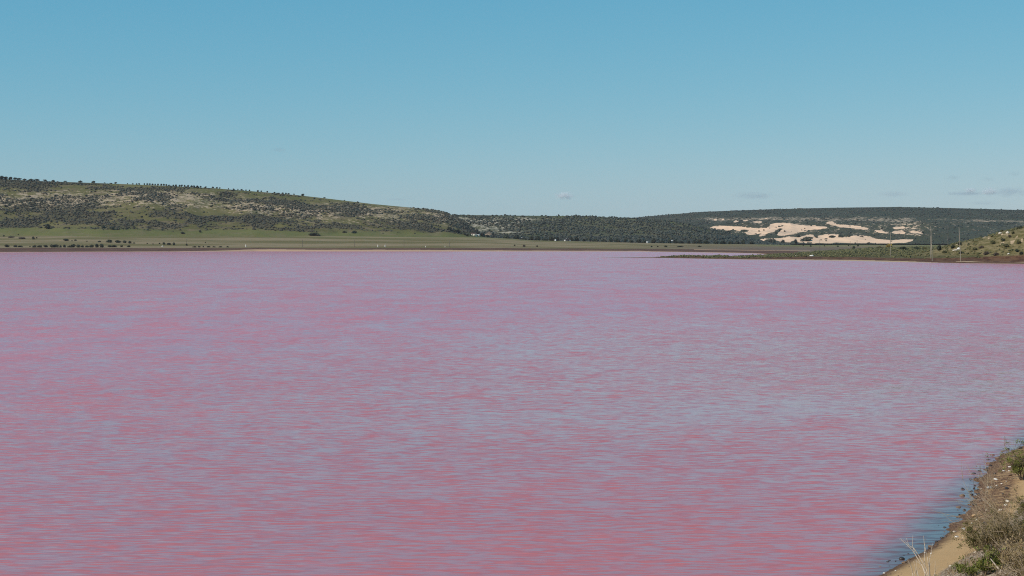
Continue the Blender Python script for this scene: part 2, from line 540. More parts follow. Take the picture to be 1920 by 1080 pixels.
# right far hill with dunes ------------------------------------------
ridgeR = curve([(1000, 425), (1120, 414), (1180, 409), (1250, 402.5), (1320, 397), (1440, 392.5), (1560, 389.5), (1680, 388), (1760, 389.5), (1840, 391.5), (1920, 394), (2200, 401), (2600, 408)])
DP = [(3440., 0.0), (3700., .30), (4000., .56), (4250., .66), (5300., 1.0)]   # rise of the picture row with distance
baseR = 457.5
def hillR_z(px, D):
    D = np.asarray(D, float); px = np.asarray(px, float)
    r = np.interp(D, [q[0] for q in DP], [q[1] for q in DP])
    py = baseR + (ridgeR(px) - baseR) * r
    z = Z_of(py, np.minimum(D, 5300))
    X = (px - 960) / F * D
    w_ = np.clip((D - 3440) / 200, 0, 1) * np.clip((5300 - D) / 500, 0, 1)
    z = z + ((fbm(X / 140., D / 200., 91, 5) - .5) * 15 + (fbm(X / 50., D / 60., 44, 3) - .5) * 5) * w_
    z = z + 7.0 * (1 - np.abs(2 * fbm(X / 75. + D / 160., D / 70., 27, 3) - 1) * 2.2) * np.clip((D - 3450) / 80, 0, 1) * np.clip((4050 - D) / 120, 0, 1) * sst(1310, 1360, px) * (1 - sst(1740, 1800, px))
    return np.where(D > 5300, z - (D - 5300) * .25, z)
def zz5(L): return [(1320 + a / 4.8, 390 + b / 4.8) for a, b in L]
DUNES = [zz5(L) for L in (
    [(30, 185), (90, 165), (200, 160), (330, 165), (440, 180), (560, 178), (600, 160), (580, 150), (640, 135), (700, 130), (830, 145), (900, 158), (1000, 160), (1100, 165), (1120, 180), (1040, 190), (960, 200), (880, 215), (800, 235), (720, 250), (640, 245), (640, 215), (570, 225), (540, 250), (490, 262), (520, 225), (450, 240), (400, 245), (370, 220), (260, 195), (220, 205), (100, 190)],
    [(470, 292), (540, 275), (620, 272), (700, 270), (760, 255), (850, 262), (950, 238), (1040, 245), (1110, 233), (1200, 235), (1290, 262), (1350, 248), (1430, 245), (1500, 258), (1560, 280), (1680, 290), (1800, 282), (1880, 280), (1890, 297), (1800, 312), (1650, 320), (1500, 316), (1350, 320), (1200, 312), (1100, 317), (950, 318), (880, 312), (800, 312), (700, 302), (600, 285), (520, 302)],
    [(1090, 130), (1160, 118), (1200, 148), (1300, 152), (1400, 163), (1490, 187), (1440, 198), (1360, 187), (1250, 175), (1150, 155)],
    [(1700, 202), (1780, 203), (1840, 225), (1780, 236), (1690, 227)], [(1520, 198), (1600, 200), (1680, 228), (1600, 228)],
    [(1690, 174), (1800, 168), (1815, 187), (1700, 189)], [(-5, 225), (60, 218), (78, 252), (10, 248)],
    [(180, 242), (230, 225), (262, 235), (200, 262)], [(435, 118), (510, 118), (522, 137), (450, 134)],
    [(262, 114), (312, 108), (305, 130), (268, 130)], [(350, 108), (400, 106), (402, 120), (352, 120)], [(80, 98), (115, 96), (118, 116), (84, 116)],
    [(150, 98), (185, 95), (188, 112), (152, 112)], [(545, 85), (575, 82), (575, 102), (548, 102)], [(1840, 205), (1960, 210), (1980, 235), (1860, 225)])]
HOLES = [zz5(L) for L in (
    [(545, 262), (600, 235), (640, 205), (690, 180), (712, 186), (672, 214), (655, 240), (700, 252), (620, 262)], [(330, 198), (392, 192), (398, 212), (340, 216)],
    [(862, 300), (880, 280), (950, 256), (985, 264), (960, 288), (900, 300)], [(520, 306), (560, 282), (620, 280), (655, 305)], [(1110, 262), (1150, 246), (1200, 258), (1170, 268)],
    [(1195, 250), (1235, 240), (1265, 262), (1220, 268)], [(180, 208), (240, 200), (238, 222), (190, 224)], [(690, 150), (720, 156), (716, 170), (696, 168)],
    [(1200, 132), (1240, 128), (1250, 142), (1210, 144)], [(780, 300), (830, 290), (846, 320), (790, 320)], [(990, 240), (1030, 250), (1000, 262), (985, 254)])]
def sandR(px, D, Z):
    py = PYof(D, Z)
    jx = (vnoise(px / 5., py / 2., 3) - .5) * 3; jy = (vnoise(px / 7., py / 2., 9) - .5) * 1.4
    m = np.zeros(px.shape)
    for ox, oy in ((0, 0), (2.2, .3), (-2.2, -.3), (.8, 1.1), (-.8, -1.1), (3.4, -.6), (-3.4, .6)):
        q = np.zeros(px.shape, bool)
        for pl in DUNES:
            q |= in_poly(px + jx + ox, py + jy + oy, pl)
        for pl in HOLES:
            q &= ~in_poly(px + jx + ox * .5, py + jy + oy * .5, pl)
        m += q / 7.
    return m
def rockR(px, D, Z):
    py = PYof(D, Z)
    a = .95 * np.exp(-((py - curve([(1300, 411), (1500, 410), (1680, 413), (1740, 410.5), (1800, 412), (1920, 414)])(px)) / 2.6) ** 2) * (.3 + fbm(px / 25., py / 4., 5))
    b = .75 * sst(412, 416, py) * (1 - sst(440, 452, py)) * sst(1660, 1720, px) * (.3 + .9 * fbm(px / 30., py / 10., 15))
    c = .85 * sst(401, 407, py) * (1 - sst(440, 455, py)) * sst(1290, 1330, px) * (1 - sst(1700, 1740, px)) * (.15 + 1.1 * fbm(px / 22., py / 7., 25))
    return np.clip(a + b + c, 0, 1)
pxs = np.concatenate([np.arange(1040, 2100, 2.2), np.arange(2100, 2950, 8.0)])
rowsD = np.concatenate([np.linspace(3400, 4000, 110), np.linspace(4010, 5300, 70), np.linspace(5340, 5900, 8)])[:, None]
hr = polar_mesh('dune_hill', pxs, rowsD + 0 * pxs[None, :], hillR_z, M['hill_r'],
                dict(rock=rockR, green=lambda a, b, c: 0 * a, sand=sandR))

# spit with its knoll -------------------------------------------------
spit_py = curve([(1135, 483.6), (1225, 483.4), (1300, 484.8), (1400, 486.8), (1500, 487.8), (1600, 489.2), (1700, 491.7), (1800, 493.6), (1920, 495), (2300, 499)])
def spitD(px): return CAMH * F / (spit_py(px) - HOR)
spit_w = curve([(1130, 6), (1225, 30), (1290, 170), (1400, 230), (1470, 420), (1560, 720), (1660, 900), (2400, 1000)])
spit_h = curve([(1130, .12), (1225, .35), (1290, .9), (1400, 1.2), (1480, 1.7), (1560, 3.2), (1640, 5.4), (1720, 6.4), (2400, 6.4)])
knoll = curve([(1640, 0), (1700, .6), (1740, 3.0), (1770, 6.2), (1800, 9.2), (1840, 12.0), (1880, 16), (1920, 19.2), (2000, 25), (2200, 30), (2500, 30)])
def spit_z(px, D):
    px = np.asarray(px, float); D = np.asarray(D, float)
    d = D - spitD(px)
    wd = spit_w(px)
    z = (np.minimum(spit_h(px), 2.2) * sst(0, np.minimum(70, wd * .6), d) + np.clip(spit_h(px) - 2.2, 0, None) * sst(30, 480, d)) * (1 - sst(wd * .75, wd, d) * np.where(px < 1480, 1.15, .25))
    k0 = 38.; k1 = 120.
    z = z + knoll(px) * sst(k0, k1, d) * (1 - sst(150, 420, d))
    X = (px - 960) / F * D
    z = z + (fbm(X / 14., D / 22., 33, 4) - .5) * (.5 + .10 * knoll(px)) * sst(4, 40, d)
    return np.where(d < 0, d * .02, z)
def spit_mat():
    k = N('samphire_and_sand')
    p = k.pos()
    a = k.noise(k.mapping(p, (.02, .03, .1)), 1.0, 5, .6)
    b = k.noise(k.mapping(p, (.25, .12, .4)), 1.0, 5, .65)
    hi = k.attr('high')
    c = k.mix(k.ss(b, .4, .62), (.070, .065, .026), (.125, .100, .045))
    up = k.mix(k.ss(b, .35, .65), (.100, .084, .028), (.205, .158, .078))
    c = k.mix(hi, c, up)
    m = k.math('ADD', k.attr('marsh'), k.math('MULTIPLY', k.math('SUBTRACT', a, .5), .6))
    c = k.mix(k.ss(m, .4, .6), c, k.mix(k.ss(b, .4, .6), (.075, .034, .020), (.135, .072, .038)))
    s = k.math('ADD', k.attr('sand'), k.math('MULTIPLY', k.math('SUBTRACT', a, .5), .9))
    c = k.mix(k.ss(s, .42, .6), c, (.42, .30, .19))
    k.bsdf(c, .95, .1, k.bump(b, .5, .6))
    return k.m
M['spit'] = spit_mat()
pxs = np.concatenate([np.arange(1120, 2050, 2.5), np.arange(2050, 3000, 8.0)])
u = np.linspace(0, 1, 130)[:, None] ** 1.6
sD = spitD(pxs)[None, :]
def spit_sand(px, D, Z):
    d = D - spitD(px)
    wd = curve([(1130, 3), (1300, 5), (1450, 16), (1600, 22), (1700, 20), (1760, 8), (1850, 7), (2300, 14)])(px)
    s = .75 * (d < wd)
    s = np.maximum(s, .62 * np.exp(-((d - 26) / 5) ** 2) * (px > 1790))
    kn = sst(60, 90, d) * (1 - sst(150, 200, d)) * sst(1740, 1790, px)
    return np.maximum(s, kn * .55 * (fbm(px / 9., d / 12., 55) > .60))
def spit_marsh(px, D, Z):
    d = D - spitD(px)
    e = curve([(1130, 12), (1300, 60), (1500, 45), (1700, 42), (2300, 48)])(px)
    return .9 * (1 - sst(e, e + 25, d))
sp = polar_mesh('spit', pxs, sD - 10 + u * (spit_w(pxs)[None, :] + 12), spit_z, M['spit'],
                dict(sand=spit_sand, marsh=spit_marsh, high=lambda px, D, Z: sst(2.5, 6, Z)))

# near bank -----------------------------------------------------------
SX, SY = 0.419, 0.908           # along the shore, away from the camera
wig = curve([(-200, 0), (-6, -.15), (0, 0), (5.9, .72), (11.7, .77), (18.5, .49), (25.5, -.32), (31.8, -.57), (36.6, -.5), (40.9, 0), (50, .6), (90, 0)])
bank_prof = curve([(-30, -2.0), (-4, -.55), (0, 0), (.4, .10), (2.3, .42), (2.7, .60), (4, 1.1), (6, 1.9), (8, 3.2), (10, 5.8), (12, 9.4), (14, 10.4), (20, 11), (60, 12)])
def sn_of(x, y):
    dx = np.asarray(x, float) - A0[0]; dy = np.asarray(y, float) - A0[1]
    s = dx * SX + dy * SY
    return s, dx * NX + dy * NY - wig(s)
def xy_of(s, n):
    nn = np.asarray(n, float) + wig(s)
    return A0[0] + np.asarray(s) * SX + nn * NX, A0[1] + np.asarray(s) * SY + nn * NY
def bank_z(s, n):
    s = np.asarray(s, float); n = np.asarray(n, float)
    z = bank_prof(n)
    z = z + (fbm(s * .7, n * .7, 3, 4) - .5) * .35 * sst(2.2, 4, n) + (fbm(s * 3, n * 3, 8, 3) - .5) * .10 * (.25 + sst(2.2, 3.0, n))
    z = z + (fbm(s * 1.2, n * 2, 18, 3) - .5) * .16 * sst(-1.5, 0, n) * (1 - sst(.5, 1.2, n)) * sst(6, 12, s)
    return z
def bank_mat():
    k = N('sandy_bank')
    p = k.pos()
    nn = k.attr('inland'); ss_ = k.attr('along')
    a = k.noise(p, 1.3, 5, .6); b = k.noise(p, 9.0, 5, .7); c3 = k.noise(p, 30.0, 3, .6)
    nj = k.math('ADD', nn, k.math('MULTIPLY', k.math('SUBTRACT', a, .5), .7))
    sand = k.mix(a, (.41, .255, .120), (.48, .31, .155))
    wet = k.mix(b, (.085, .048, .028), (.15, .085, .048))
    c = k.mix(k.ss(nj, .1, .75), wet, sand)
    grav = k.mix(k.ss(b, .38, .62), (.17, .115, .075), (.46, .37, .27))
    grav = k.mix(k.ss(c3, .5, .62), grav, (.12, .07, .045))
    c = k.mix(k.ss(nj, 2.15, 2.5), c, grav)
    rub = k.mix(k.ss(b, .42, .6), (.090, .045, .026), (.235, .130, .072))
    fr = k.math('MULTIPLY', k.math('MULTIPLY', k.ss(ss_, 8.0, 13.0), k.ss(nj, 1.5, 2.2, 1, 0)), k.ss(k.noise(p, 2.6, 5, .7), .40, .56, .25, 1.0))
    c = k.mix(fr, c, rub)
    h = k.math('ADD', k.math('MULTIPLY', b, .6), k.math('MULTIPLY', c3, .4))
    k.bsdf(c, .92, .15, k.bump(h, .55, .06))
    return k.m
M['bank'] = bank_mat()
nn = np.concatenate([np.linspace(-30, -4, 6), np.linspace(-3.5, -.6, 10), np.arange(-.5, 10, .11), np.linspace(10.3, 40, 24), np.linspace(50, 400, 12)])
ss_ = np.concatenate([np.linspace(-130, -16, 20), np.arange(-15, 48, .14), np.linspace(49, 160, 25), np.linspace(175, 950, 40)])
S2, N2 = np.meshgrid(ss_, nn, indexing='ij')
X2, Y2 = xy_of(S2, N2)
me = np_mesh('bank', np.stack([X2, Y2, bank_z(S2, N2)], -1).reshape(-1, 3), grid_faces(*S2.shape)[:, ::-1], True,
             dict(inland=N2.ravel(), along=S2.ravel()))
tag(obj('bank', me, M['bank']), kind='structure')

#@@PART2
# ------------------------------------------------------------------ ray to ground
GROUND = [plain_z, hillL_z, hillM_z, hillR_z]
def far_ground(px, D):
    z = plain_z(px, D)
    z = np.where((px < 990), np.maximum(z, np.where((D > 2560) & (D < 3400), hillL_z(px, D), -99)), z)
    z = np.where((px > 700) & (px < 1550), np.maximum(z, np.where((D > 3060) & (D < 3800), hillM_z(px, D), -99)), z)
    z = np.where(px > 1050, np.maximum(z, np.where(D > 3410, hillR_z(px, D), -99)), z)
    z = np.where(px > 1125, np.maximum(z, np.where(D < spitD(px) + spit_w(px), spit_z(px, D), -99)), z)
    return z
DS = np.concatenate([np.arange(880, 2000, 1.0), np.arange(2000, 5400, 2.0)])
def hit(px, py, dmin=0):
    zz = far_ground(np.full_like(DS, px), DS)
    ray = Z_of(py, DS)
    ok = (zz >= ray) & (DS >= dmin)
    i = int(np.argmax(ok)) if ok.any() else int(np.argmax(PYof(DS, zz) <= py + .5))
    D = DS[i]
    return Vector(((px - 960) / F * D, D, float(zz[i]))), D

# ------------------------------------------------------------------ foliage templates
def ico(sub):
    import bmesh
    bm = bmesh.new()
    bmesh.ops.create_icosphere(bm, subdivisions=sub, radius=1.0)
    bm.verts.ensure_lookup_table()
    V = np.array([v.co[:] for v in bm.verts]); Fc = np.array([[v.index for v in f.verts] for f in bm.faces])
    bm.free()
    return V, Fc
ICO1, ICO2, ICO3 = ico(1), ico(2), ico(3)

def low_bush(rs, lobes=2):
    Vs, Fs, n = [], [], 0
    for k in range(lobes):
        V, Fc = ICO1
        V = V * (1 + (rs.rand(len(V), 1) - .5) * .7)
        s = .62 + .3 * rs.rand()
        off = np.array([(rs.rand() - .5) * 1.1, (rs.rand() - .5) * 1.1, .35 + .3 * rs.rand()])
        V = V * np.array([s, s, s * .8]) + off
        Vs.append(V); Fs.append(Fc + n); n += len(V)
    return np.concatenate(Vs), np.concatenate(Fs)
LOW = [low_bush(np.random.RandomState(100 + i), 2) for i in range(8)]

def scatter(name, P, R, squash, tint, mat, label, cat, seed=1, templates=LOW):
    """many bushes joined into one stuff object. P (n,3), R (n,)"""
    rs = np.random.RandomState(seed)
    Vs, Fs, Ts, n = [], [], [], 0
    which = rs.randint(0, len(templates), len(P))
    for k, (TV, TF) in enumerate(templates):
        idx = np.where(which == k)[0]
        if not len(idx): continue
        a = rs.rand(len(idx)) * 2 * np.pi
        ca, sa = np.cos(a)[:, None], np.sin(a)[:, None]
        asp = (.75 + .6 * rs.rand(len(idx)))[:, None]
        r = R[idx][:, None]
        x = TV[None, :, 0] * asp; y = TV[None, :, 1] / asp
        X = (x * ca - y * sa) * r + P[idx, 0:1]
        Y = (x * sa + y * ca) * r + P[idx, 1:2]
        Z = TV[None, :, 2] * r * squash[idx][:, None] + P[idx, 2:3]
        V = np.stack([X, Y, Z], -1).reshape(-1, 3)
        Fc = (TF[None] + (np.arange(len(idx)) * len(TV))[:, None, None]).reshape(-1, 3) + n
        Ts.append(np.repeat(tint[idx], len(TV)) + (rs.rand(len(V)) - .5) * .3)
        Vs.append(V); Fs.append(Fc); n += len(V)
    me = np_mesh(name, np.concatenate(Vs), np.concatenate(Fs), False, dict(tint=np.clip(np.concatenate(Ts), 0, 1)))
    o = obj(name, me, mat)
    tag(o, label, cat, kind='stuff')
    return o

def crown(seed, lobes=7, leaves=46, flat=.55, core=.72):
    """unit shrub crown: radius ~1, height ~1, base at z=0: irregular lobes, each with a core and loose leaf sprays"""
    rs = np.random.RandomState(seed)
    Vs, Fs, Ts, n = [], [], [], 0
    for k in range(lobes):
        a = rs.rand() * 6.283; rr = .62 * math.sqrt(rs.rand()) if k else 0
        s = (.30 + .22 * rs.rand()) * (1.15 if k == 0 else 1)
        c = np.array([math.cos(a) * rr, math.sin(a) * rr, .30 + (.36 if k == 0 else .30 * rs.rand())])
        V, Fc = ICO1
        V = V * (1 + (rs.rand(len(V), 1) - .5) * .6) * s * core * np.array([1, 1, .85]) + c
        tk = .2 + .5 * rs.rand()
        Vs.append(V); Fs.append(Fc + n); n += len(V); Ts.append(np.full(len(V), tk * .7))
        d = rs.randn(leaves, 3); d /= np.linalg.norm(d, axis=1)[:, None]
        p = c + d * s * (.75 + .45 * rs.rand(leaves, 1)) * np.array([1, 1, .85])
        u_ = rs.randn(leaves, 3) * .11; v_ = rs.randn(leaves, 3) * .11
        T = np.stack([p + u_, p + v_, p - u_ * .6 - v_ * .5], 1).reshape(-1, 3)
        Vs.append(T); Fs.append(np.arange(leaves * 3).reshape(-1, 3) + n); n += len(T)
        Ts.append(np.repeat(np.clip(tk + (rs.rand(leaves) - .4) * .6, 0, 1), 3))
    V = np.concatenate(Vs)
    V[:, 2] = np.clip(V[:, 2], 0, None)
    V[:, 2] /= V[:, 2].max()
    V[:, :2] /= np.abs(V[:, :2]).max()
    return np_mesh('crown', V, np.concatenate(Fs), False, dict(tint=np.concatenate(Ts)))

M['scrub_grey'] = leaf_mat('grey_green_scrub', (.028, .027, .019), (.088, .083, .052), .05)
M['scrub_blue'] = leaf_mat('blue_green_scrub', (.028, .034, .025), (.098, .100, .068), .05)
M['scrub_heath'] = leaf_mat('heath_foliage', (.028, .033, .028), (.105, .100, .078), .02)
M['scrub_dark'] = leaf_mat('dark_green_foliage', (.014, .020, .011), (.045, .055, .026), .2)
M['scrub_olive'] = leaf_mat('olive_foliage', (.040, .042, .014), (.120, .110, .040), .3)
M['scrub_brown'] = leaf_mat('brown_shrub_foliage', (.060, .042, .030), (.130, .098, .070), .3)
M['scrub_yellow'] = leaf_mat('yellow_wattle_foliage', (.16, .11, .015), (.34, .24, .03), .3)
CR = {}
def crown_var(kind, i):
    if (kind, i) not in CR:
        me = crown(500 + i * 3 + len(kind))
        me.name = 'crown'
        me.materials.append(M[kind])
        CR[(kind, i)] = me
    return CR[(kind, i)]
_cnt = [0]
def shrub(px, py, wpx, hpx, label, cat='shrub', group=None, kind='scrub_dark', name='shrub', dmin=0, sink=.06):
    p, D = hit(px, py, dmin)
    _cnt[0] += 1
    o = obj(name, crown_var(kind, _cnt[0] % 6))
    r = wpx / 2 * D / F; h = hpx * D / F
    o.location = (p.x, p.y + r * .2, p.z - h * sink)
    o.scale = (r * 1.05, max(r * .9, h * .5), h * 1.08)
    o.rotation_euler = (0, 0, (_cnt[0] * 2.4) % 6.28)
    if abs(wpx - hpx) > wpx * .5: o.rotation_euler = (0, 0, (math.pi if _cnt[0] % 2 else 0) + ((_cnt[0] * .37) % .5) - .25)
    tag(o, label, cat, group)
    return o

# ------------------------------------------------------------------ scrub masses on the hills
def sample_hill(n, px0, px1, D0, D1, zf, seed):
    rs = np.random.RandomState(seed)
    D = np.sqrt(D0 ** 2 + rs.rand(n) * (D1 ** 2 - D0 ** 2))
    px = px0 + rs.rand(n) * (px1 - px0)
    z = zf(px, D)
    return px, D, z, PYof(D, z), rs

px, D, z, py, rs = sample_hill(190000, -560, 930, 2570, 3116, hillL_z, 2)
prob = scrubL(px, D, z) * (py < footL(px) + 2 * (rs.rand(len(px)) - .5))
prob *= np.where((py < ridgeL(px) + 3) & (px > 110), .35, 1)
keep = rs.rand(len(px)) < prob * .62
px, D, z = px[keep], D[keep], z[keep]
P = np.stack([(px - 960) / F * D, D, z - .3], 1)
R = .65 + 2.5 * rs.rand(len(P)) ** 4
print('left scrub', len(P))
scatter('hill_scrub', P, R, .55 + .35 * rs.rand(len(P)), np.clip(rs.rand(len(P)) * .7 - .15 + .6 * fbm(P[:, 0] / 70., P[:, 1] / 60., 36, 3), 0, 1), M['scrub_grey'],
        'low grey green scrub spread over the grassy left hillside', 'scrub', 3)

px, D, z, py, rs = sample_hill(40000, 780, 1480, 3066, 3556, hillM_z, 5)
X = (px - 960) / F * D
cl = fbm(X / 50., D / 50., 42, 4)
wood = sst(985, 1030, px)
prob = np.clip((cl - .5) * 2.6 + .34 + .55 * wood - .35 * np.exp(-((py - 410) / 4.) ** 2) * (px > 1000), .02, .95)
prob = np.where((py > 446) & (px > 930), 1.0, prob)
keep = rs.rand(len(px)) < prob * .42
px, D, z, py = px[keep], D[keep], z[keep], py[keep]
P = np.stack([(px - 960) / F * D, D, z - .3], 1)
R = 1.3 + 2.0 * rs.rand(len(P)) ** 1.6 + .8 * (py > 445)
print('mid scrub', len(P))
scatter('hill_woodland', P, R, .8 + .4 * rs.rand(len(P)), np.clip(rs.rand(len(P)) * .9 - .25 * (py > 445), 0, 1), M['scrub_blue'],
        'blue green bush covering the low hill in the middle distance', 'woodland', 4)

px, D, z, py, rs = sample_hill(60000, 1090, 2200, 3436, 5290, hillR_z, 6)
sd_ = sandR(px, D, z)
X = (px - 960) / F * D
cl = fbm(X / 70., D / 90., 52, 4)
prob = np.clip((cl - .5) * 2.2 + .62, .05, .95)
prob = np.where((sd_ > .08) & (sd_ < .92), np.clip((fbm(X / 14., D / 20., 59, 2) - .45) * 4, 0, .9), prob)
prob = np.where(sd_ > .92, .05 + .35 * (fbm(X / 22., D / 30., 58, 3) > .66), prob)
rk_ = rockR(px, D, z)
prob *= np.where(py > 452, 1.5, 1) * (1 - .75 * np.clip(rk_ * 1.4, 0, 1))
keep = rs.rand(len(px)) < prob * .30
px, D, z, py = px[keep], D[keep], z[keep], py[keep]
P = np.stack([(px - 960) / F * D, D, z - .3], 1)
R = 1.5 + 2.2 * rs.rand(len(P)) ** 1.8
print('right scrub', len(P))
scatter('heath', P, R, .65 + .3 * rs.rand(len(P)), np.clip(rs.rand(len(P)) * .6 - .25 + .9 * fbm(P[:, 0] / 160., P[:, 1] / 220., 63, 4), 0, 1), M['scrub_heath'],
        'dark heath covering the far right hill around the sand dunes', 'heath', 5)

# spit and knoll
rs = np.random.RandomState(9)
n = 34000
px = 1230 + rs.rand(n) * 760
d = rs.rand(n) ** 1.3 * np.where(px > 1500, 760, 420)
D = spitD(px) + d
z = spit_z(px, D)
py = PYof(D, z)
cl = fbm(px / 14., d / 26., 71, 3)
lo = curve([(1230, 10), (1300, 24), (1500, 40), (1700, 46), (1990, 50)])(px)
prob = np.clip((cl - .5) * 3 + .5, .03, .95) * sst(0, 24, d - lo) * (d < spit_w(px) * .8)
prob = np.where(spit_sand(px, D, z) > .5, 0, prob)
keep = rs.rand(n) < prob * .9
px, D, z, d = px[keep], D[keep], z[keep], d[keep]
P = np.stack([(px - 960) / F * D, D, z - .1], 1)
R = .30 + .8 * rs.rand(len(P)) ** 2 + .9 * sst(200, 500, d)
print('spit scrub', len(P))
scatter('spit_scrub', P, R, .7 + .4 * rs.rand(len(P)), rs.rand(len(P)), M['scrub_olive'],
        'low olive saltbush and samphire over the spit and its knoll', 'scrub', 6)

# ------------------------------------------------------------------ individual shrubs
row = [(12, 463.6, 9, 6), (28, 463.5, 9, 4.5), (38, 463.5, 8, 4), (56, 463.3, 3, 3), (64, 464, 8, 5), (73, 464, 10, 5), (85, 463.7, 9, 5), (97, 464, 10, 6), (105, 464, 9, 7.5), (113, 464, 4, 6),
       (121, 464, 7, 6), (130, 464, 8, 4.5), (137, 464, 10, 7), (146, 464, 9, 6), (154, 464, 7, 5), (163, 464, 7, 5), (171, 464, 9, 6), (180, 464, 10, 7.5), (190, 464, 10, 8), (205, 463.5, 9, 4),
       (214, 463.5, 9, 5), (228, 463.3, 7, 5), (241, 463.3, 7, 4)]
for i, (a, b, c_, h) in enumerate(row):
    shrub(a, b, c_ * 1.35, h, '%s dark shrub from the left in the row along the far left shore' % ordn(i), group='dark shrubs in the row along the far left shore', dmin=2050)
row = [(364, 464, 10, 3), (373, 464, 7, 3), (381, 463.8, 5, 3), (391, 463.8, 8, 3), (401, 463.8, 10, 2.6), (413, 463.8, 10, 2.6), (427, 463.8, 6, 3)]
for i, (a, b, c_, h) in enumerate(row):
    shrub(a, b, c_, h, '%s low shrub from the left in the thin hedge right of the leftmost power pole' % ordn(i), group='low shrubs in the thin shore hedge', dmin=2050)
for a, b, c_, h, kd, lb in [
    (7, 443.5, 6, 3.2, 'scrub_dark', 'small dark bush at the left edge of the upper field'),
    (20, 445.8, 14, 4.2, 'scrub_brown', 'brown flat bush in the upper field near the left edge'),
    (40, 448, 22, 3.6, 'scrub_brown', 'long greyish brown bush beside the brown one in the upper field'),
    (62, 449, 9, 7, 'scrub_dark', 'dark upright bush alone in the upper field right of the brown bushes'),
    (68.5, 447, 5, 3, 'scrub_dark', 'tiny dark bush touching the upright bush in the upper field'),
    (34, 441, 3.4, 2.2, 'scrub_dark', 'speck of a bush above the brown bushes in the left field'),
    (123, 452, 14, 5.2, 'scrub_dark', 'rounded dark bush in mid field above the shore row'),
    (135, 452.4, 4, 2.2, 'scrub_dark', 'tiny bush just right of the rounded mid field bush'),
    (141, 451.5, 6, 3.4, 'scrub_dark', 'small bush second right of the rounded mid field bush'),
    (163, 453, 4, 2.2, 'scrub_dark', 'lone tiny bush between the two mid field clumps'),
    (186, 454.2, 9, 3.2, 'scrub_dark', 'low bush just left of the big dome shaped bushes in mid field'),
    (203, 455, 17, 6.4, 'scrub_dark', 'leftmost big dome shaped dark bush in the mid field clump'),
    (220, 455.3, 15, 5.6, 'scrub_dark', 'middle big dome shaped dark bush in the mid field clump'),
    (233, 455.6, 12, 5.2, 'scrub_dark', 'smaller dome bush right of centre in the mid field clump'),
    (243, 456.5, 9, 6, 'scrub_dark', 'rightmost upright bush of the mid field dome clump'),
    (251, 456.6, 6, 3, 'scrub_dark', 'small low bush at the right end of the mid field clump'),
    (276, 457.2, 4, 2, 'scrub_dark', 'tiny bush on the pale track right of the mid field clump'),
    (287, 458.6, 4, 3, 'scrub_dark', 'second tiny bush on the pale track right of the mid field clump'),
    (299, 457.6, 5, 2.6, 'scrub_dark', 'small bush just left of the three joined track bushes'),
    (307, 458.7, 8, 5, 'scrub_dark', 'left of three joined dark bushes above the white rock'),
    (317, 459.2, 9, 5, 'scrub_dark', 'middle of three joined dark bushes above the white rock'),
    (325.5, 459.8, 9, 7, 'scrub_dark', 'tallest right one of three joined dark bushes above the white rock'),
    (350, 460.6, 6, 4.5, 'scrub_dark', 'dark bush at the foot of the leftmost power pole'),
    (385, 455.8, 2.6, 2.6, 'scrub_dark', 'single dot of a bush in the field right of the leftmost power pole'),
    (342, 439, 11, 4.5, 'scrub_dark', 'dark bush at the hill foot below the dense thicket'),
    (375, 436, 8, 5, 'scrub_dark', 'dark bush on the green slope right of the dense thicket'),
    (590, 442.2, 24, 7, 'scrub_dark', 'wide dark bush on the bright green slope at the hill foot'),
    (646, 437, 12, 5, 'scrub_dark', 'left of two bushes on the green slope below the rocky hillside'),
    (664, 437.5, 14, 6, 'scrub_dark', 'right of two bushes on the green slope below the rocky hillside'),
    (87, 429, 19, 10, 'scrub_dark', 'big dark tree at the foot of the left hillside'),
    (193, 428, 12, 7, 'scrub_dark', 'bush at the hill foot left of the dense thicket'),
    (210, 430.5, 13, 6, 'scrub_dark', 'bush at the hill foot touching the dense thicket'),
    (965, 461, 4, 3, 'scrub_dark', 'tiny bush on the flat left of the middle shore bushes'),
    (982, 462.8, 8, 4.4, 'scrub_brown', 'brown bush on the middle shore flat, left of a pair'),
    (1007, 462.8, 6, 3.6, 'scrub_brown', 'brown bush on the middle shore flat, right of a pair'),
    (1222, 463.4, 6, 3, 'scrub_dark', 'dark low bush on the flat behind the spit tip'),
    (1233, 463.2, 5, 2.6, 'scrub_dark', 'small low bush beside another behind the spit tip'),
    (1248, 463.4, 10, 3.4, 'scrub_dark', 'wider dark bush on the flat behind the spit tip'),
    (1276, 463, 14, 2.6, 'scrub_dark', 'long flat bush behind the spit tip, left of the lone one'),
    (1312, 463, 10, 3, 'scrub_dark', 'flat lone bush behind the spit in front of the woodland'),
]:
    shrub(a, b, c_, h, lb, kind=kd, dmin=2050 if b > 436 else 0)

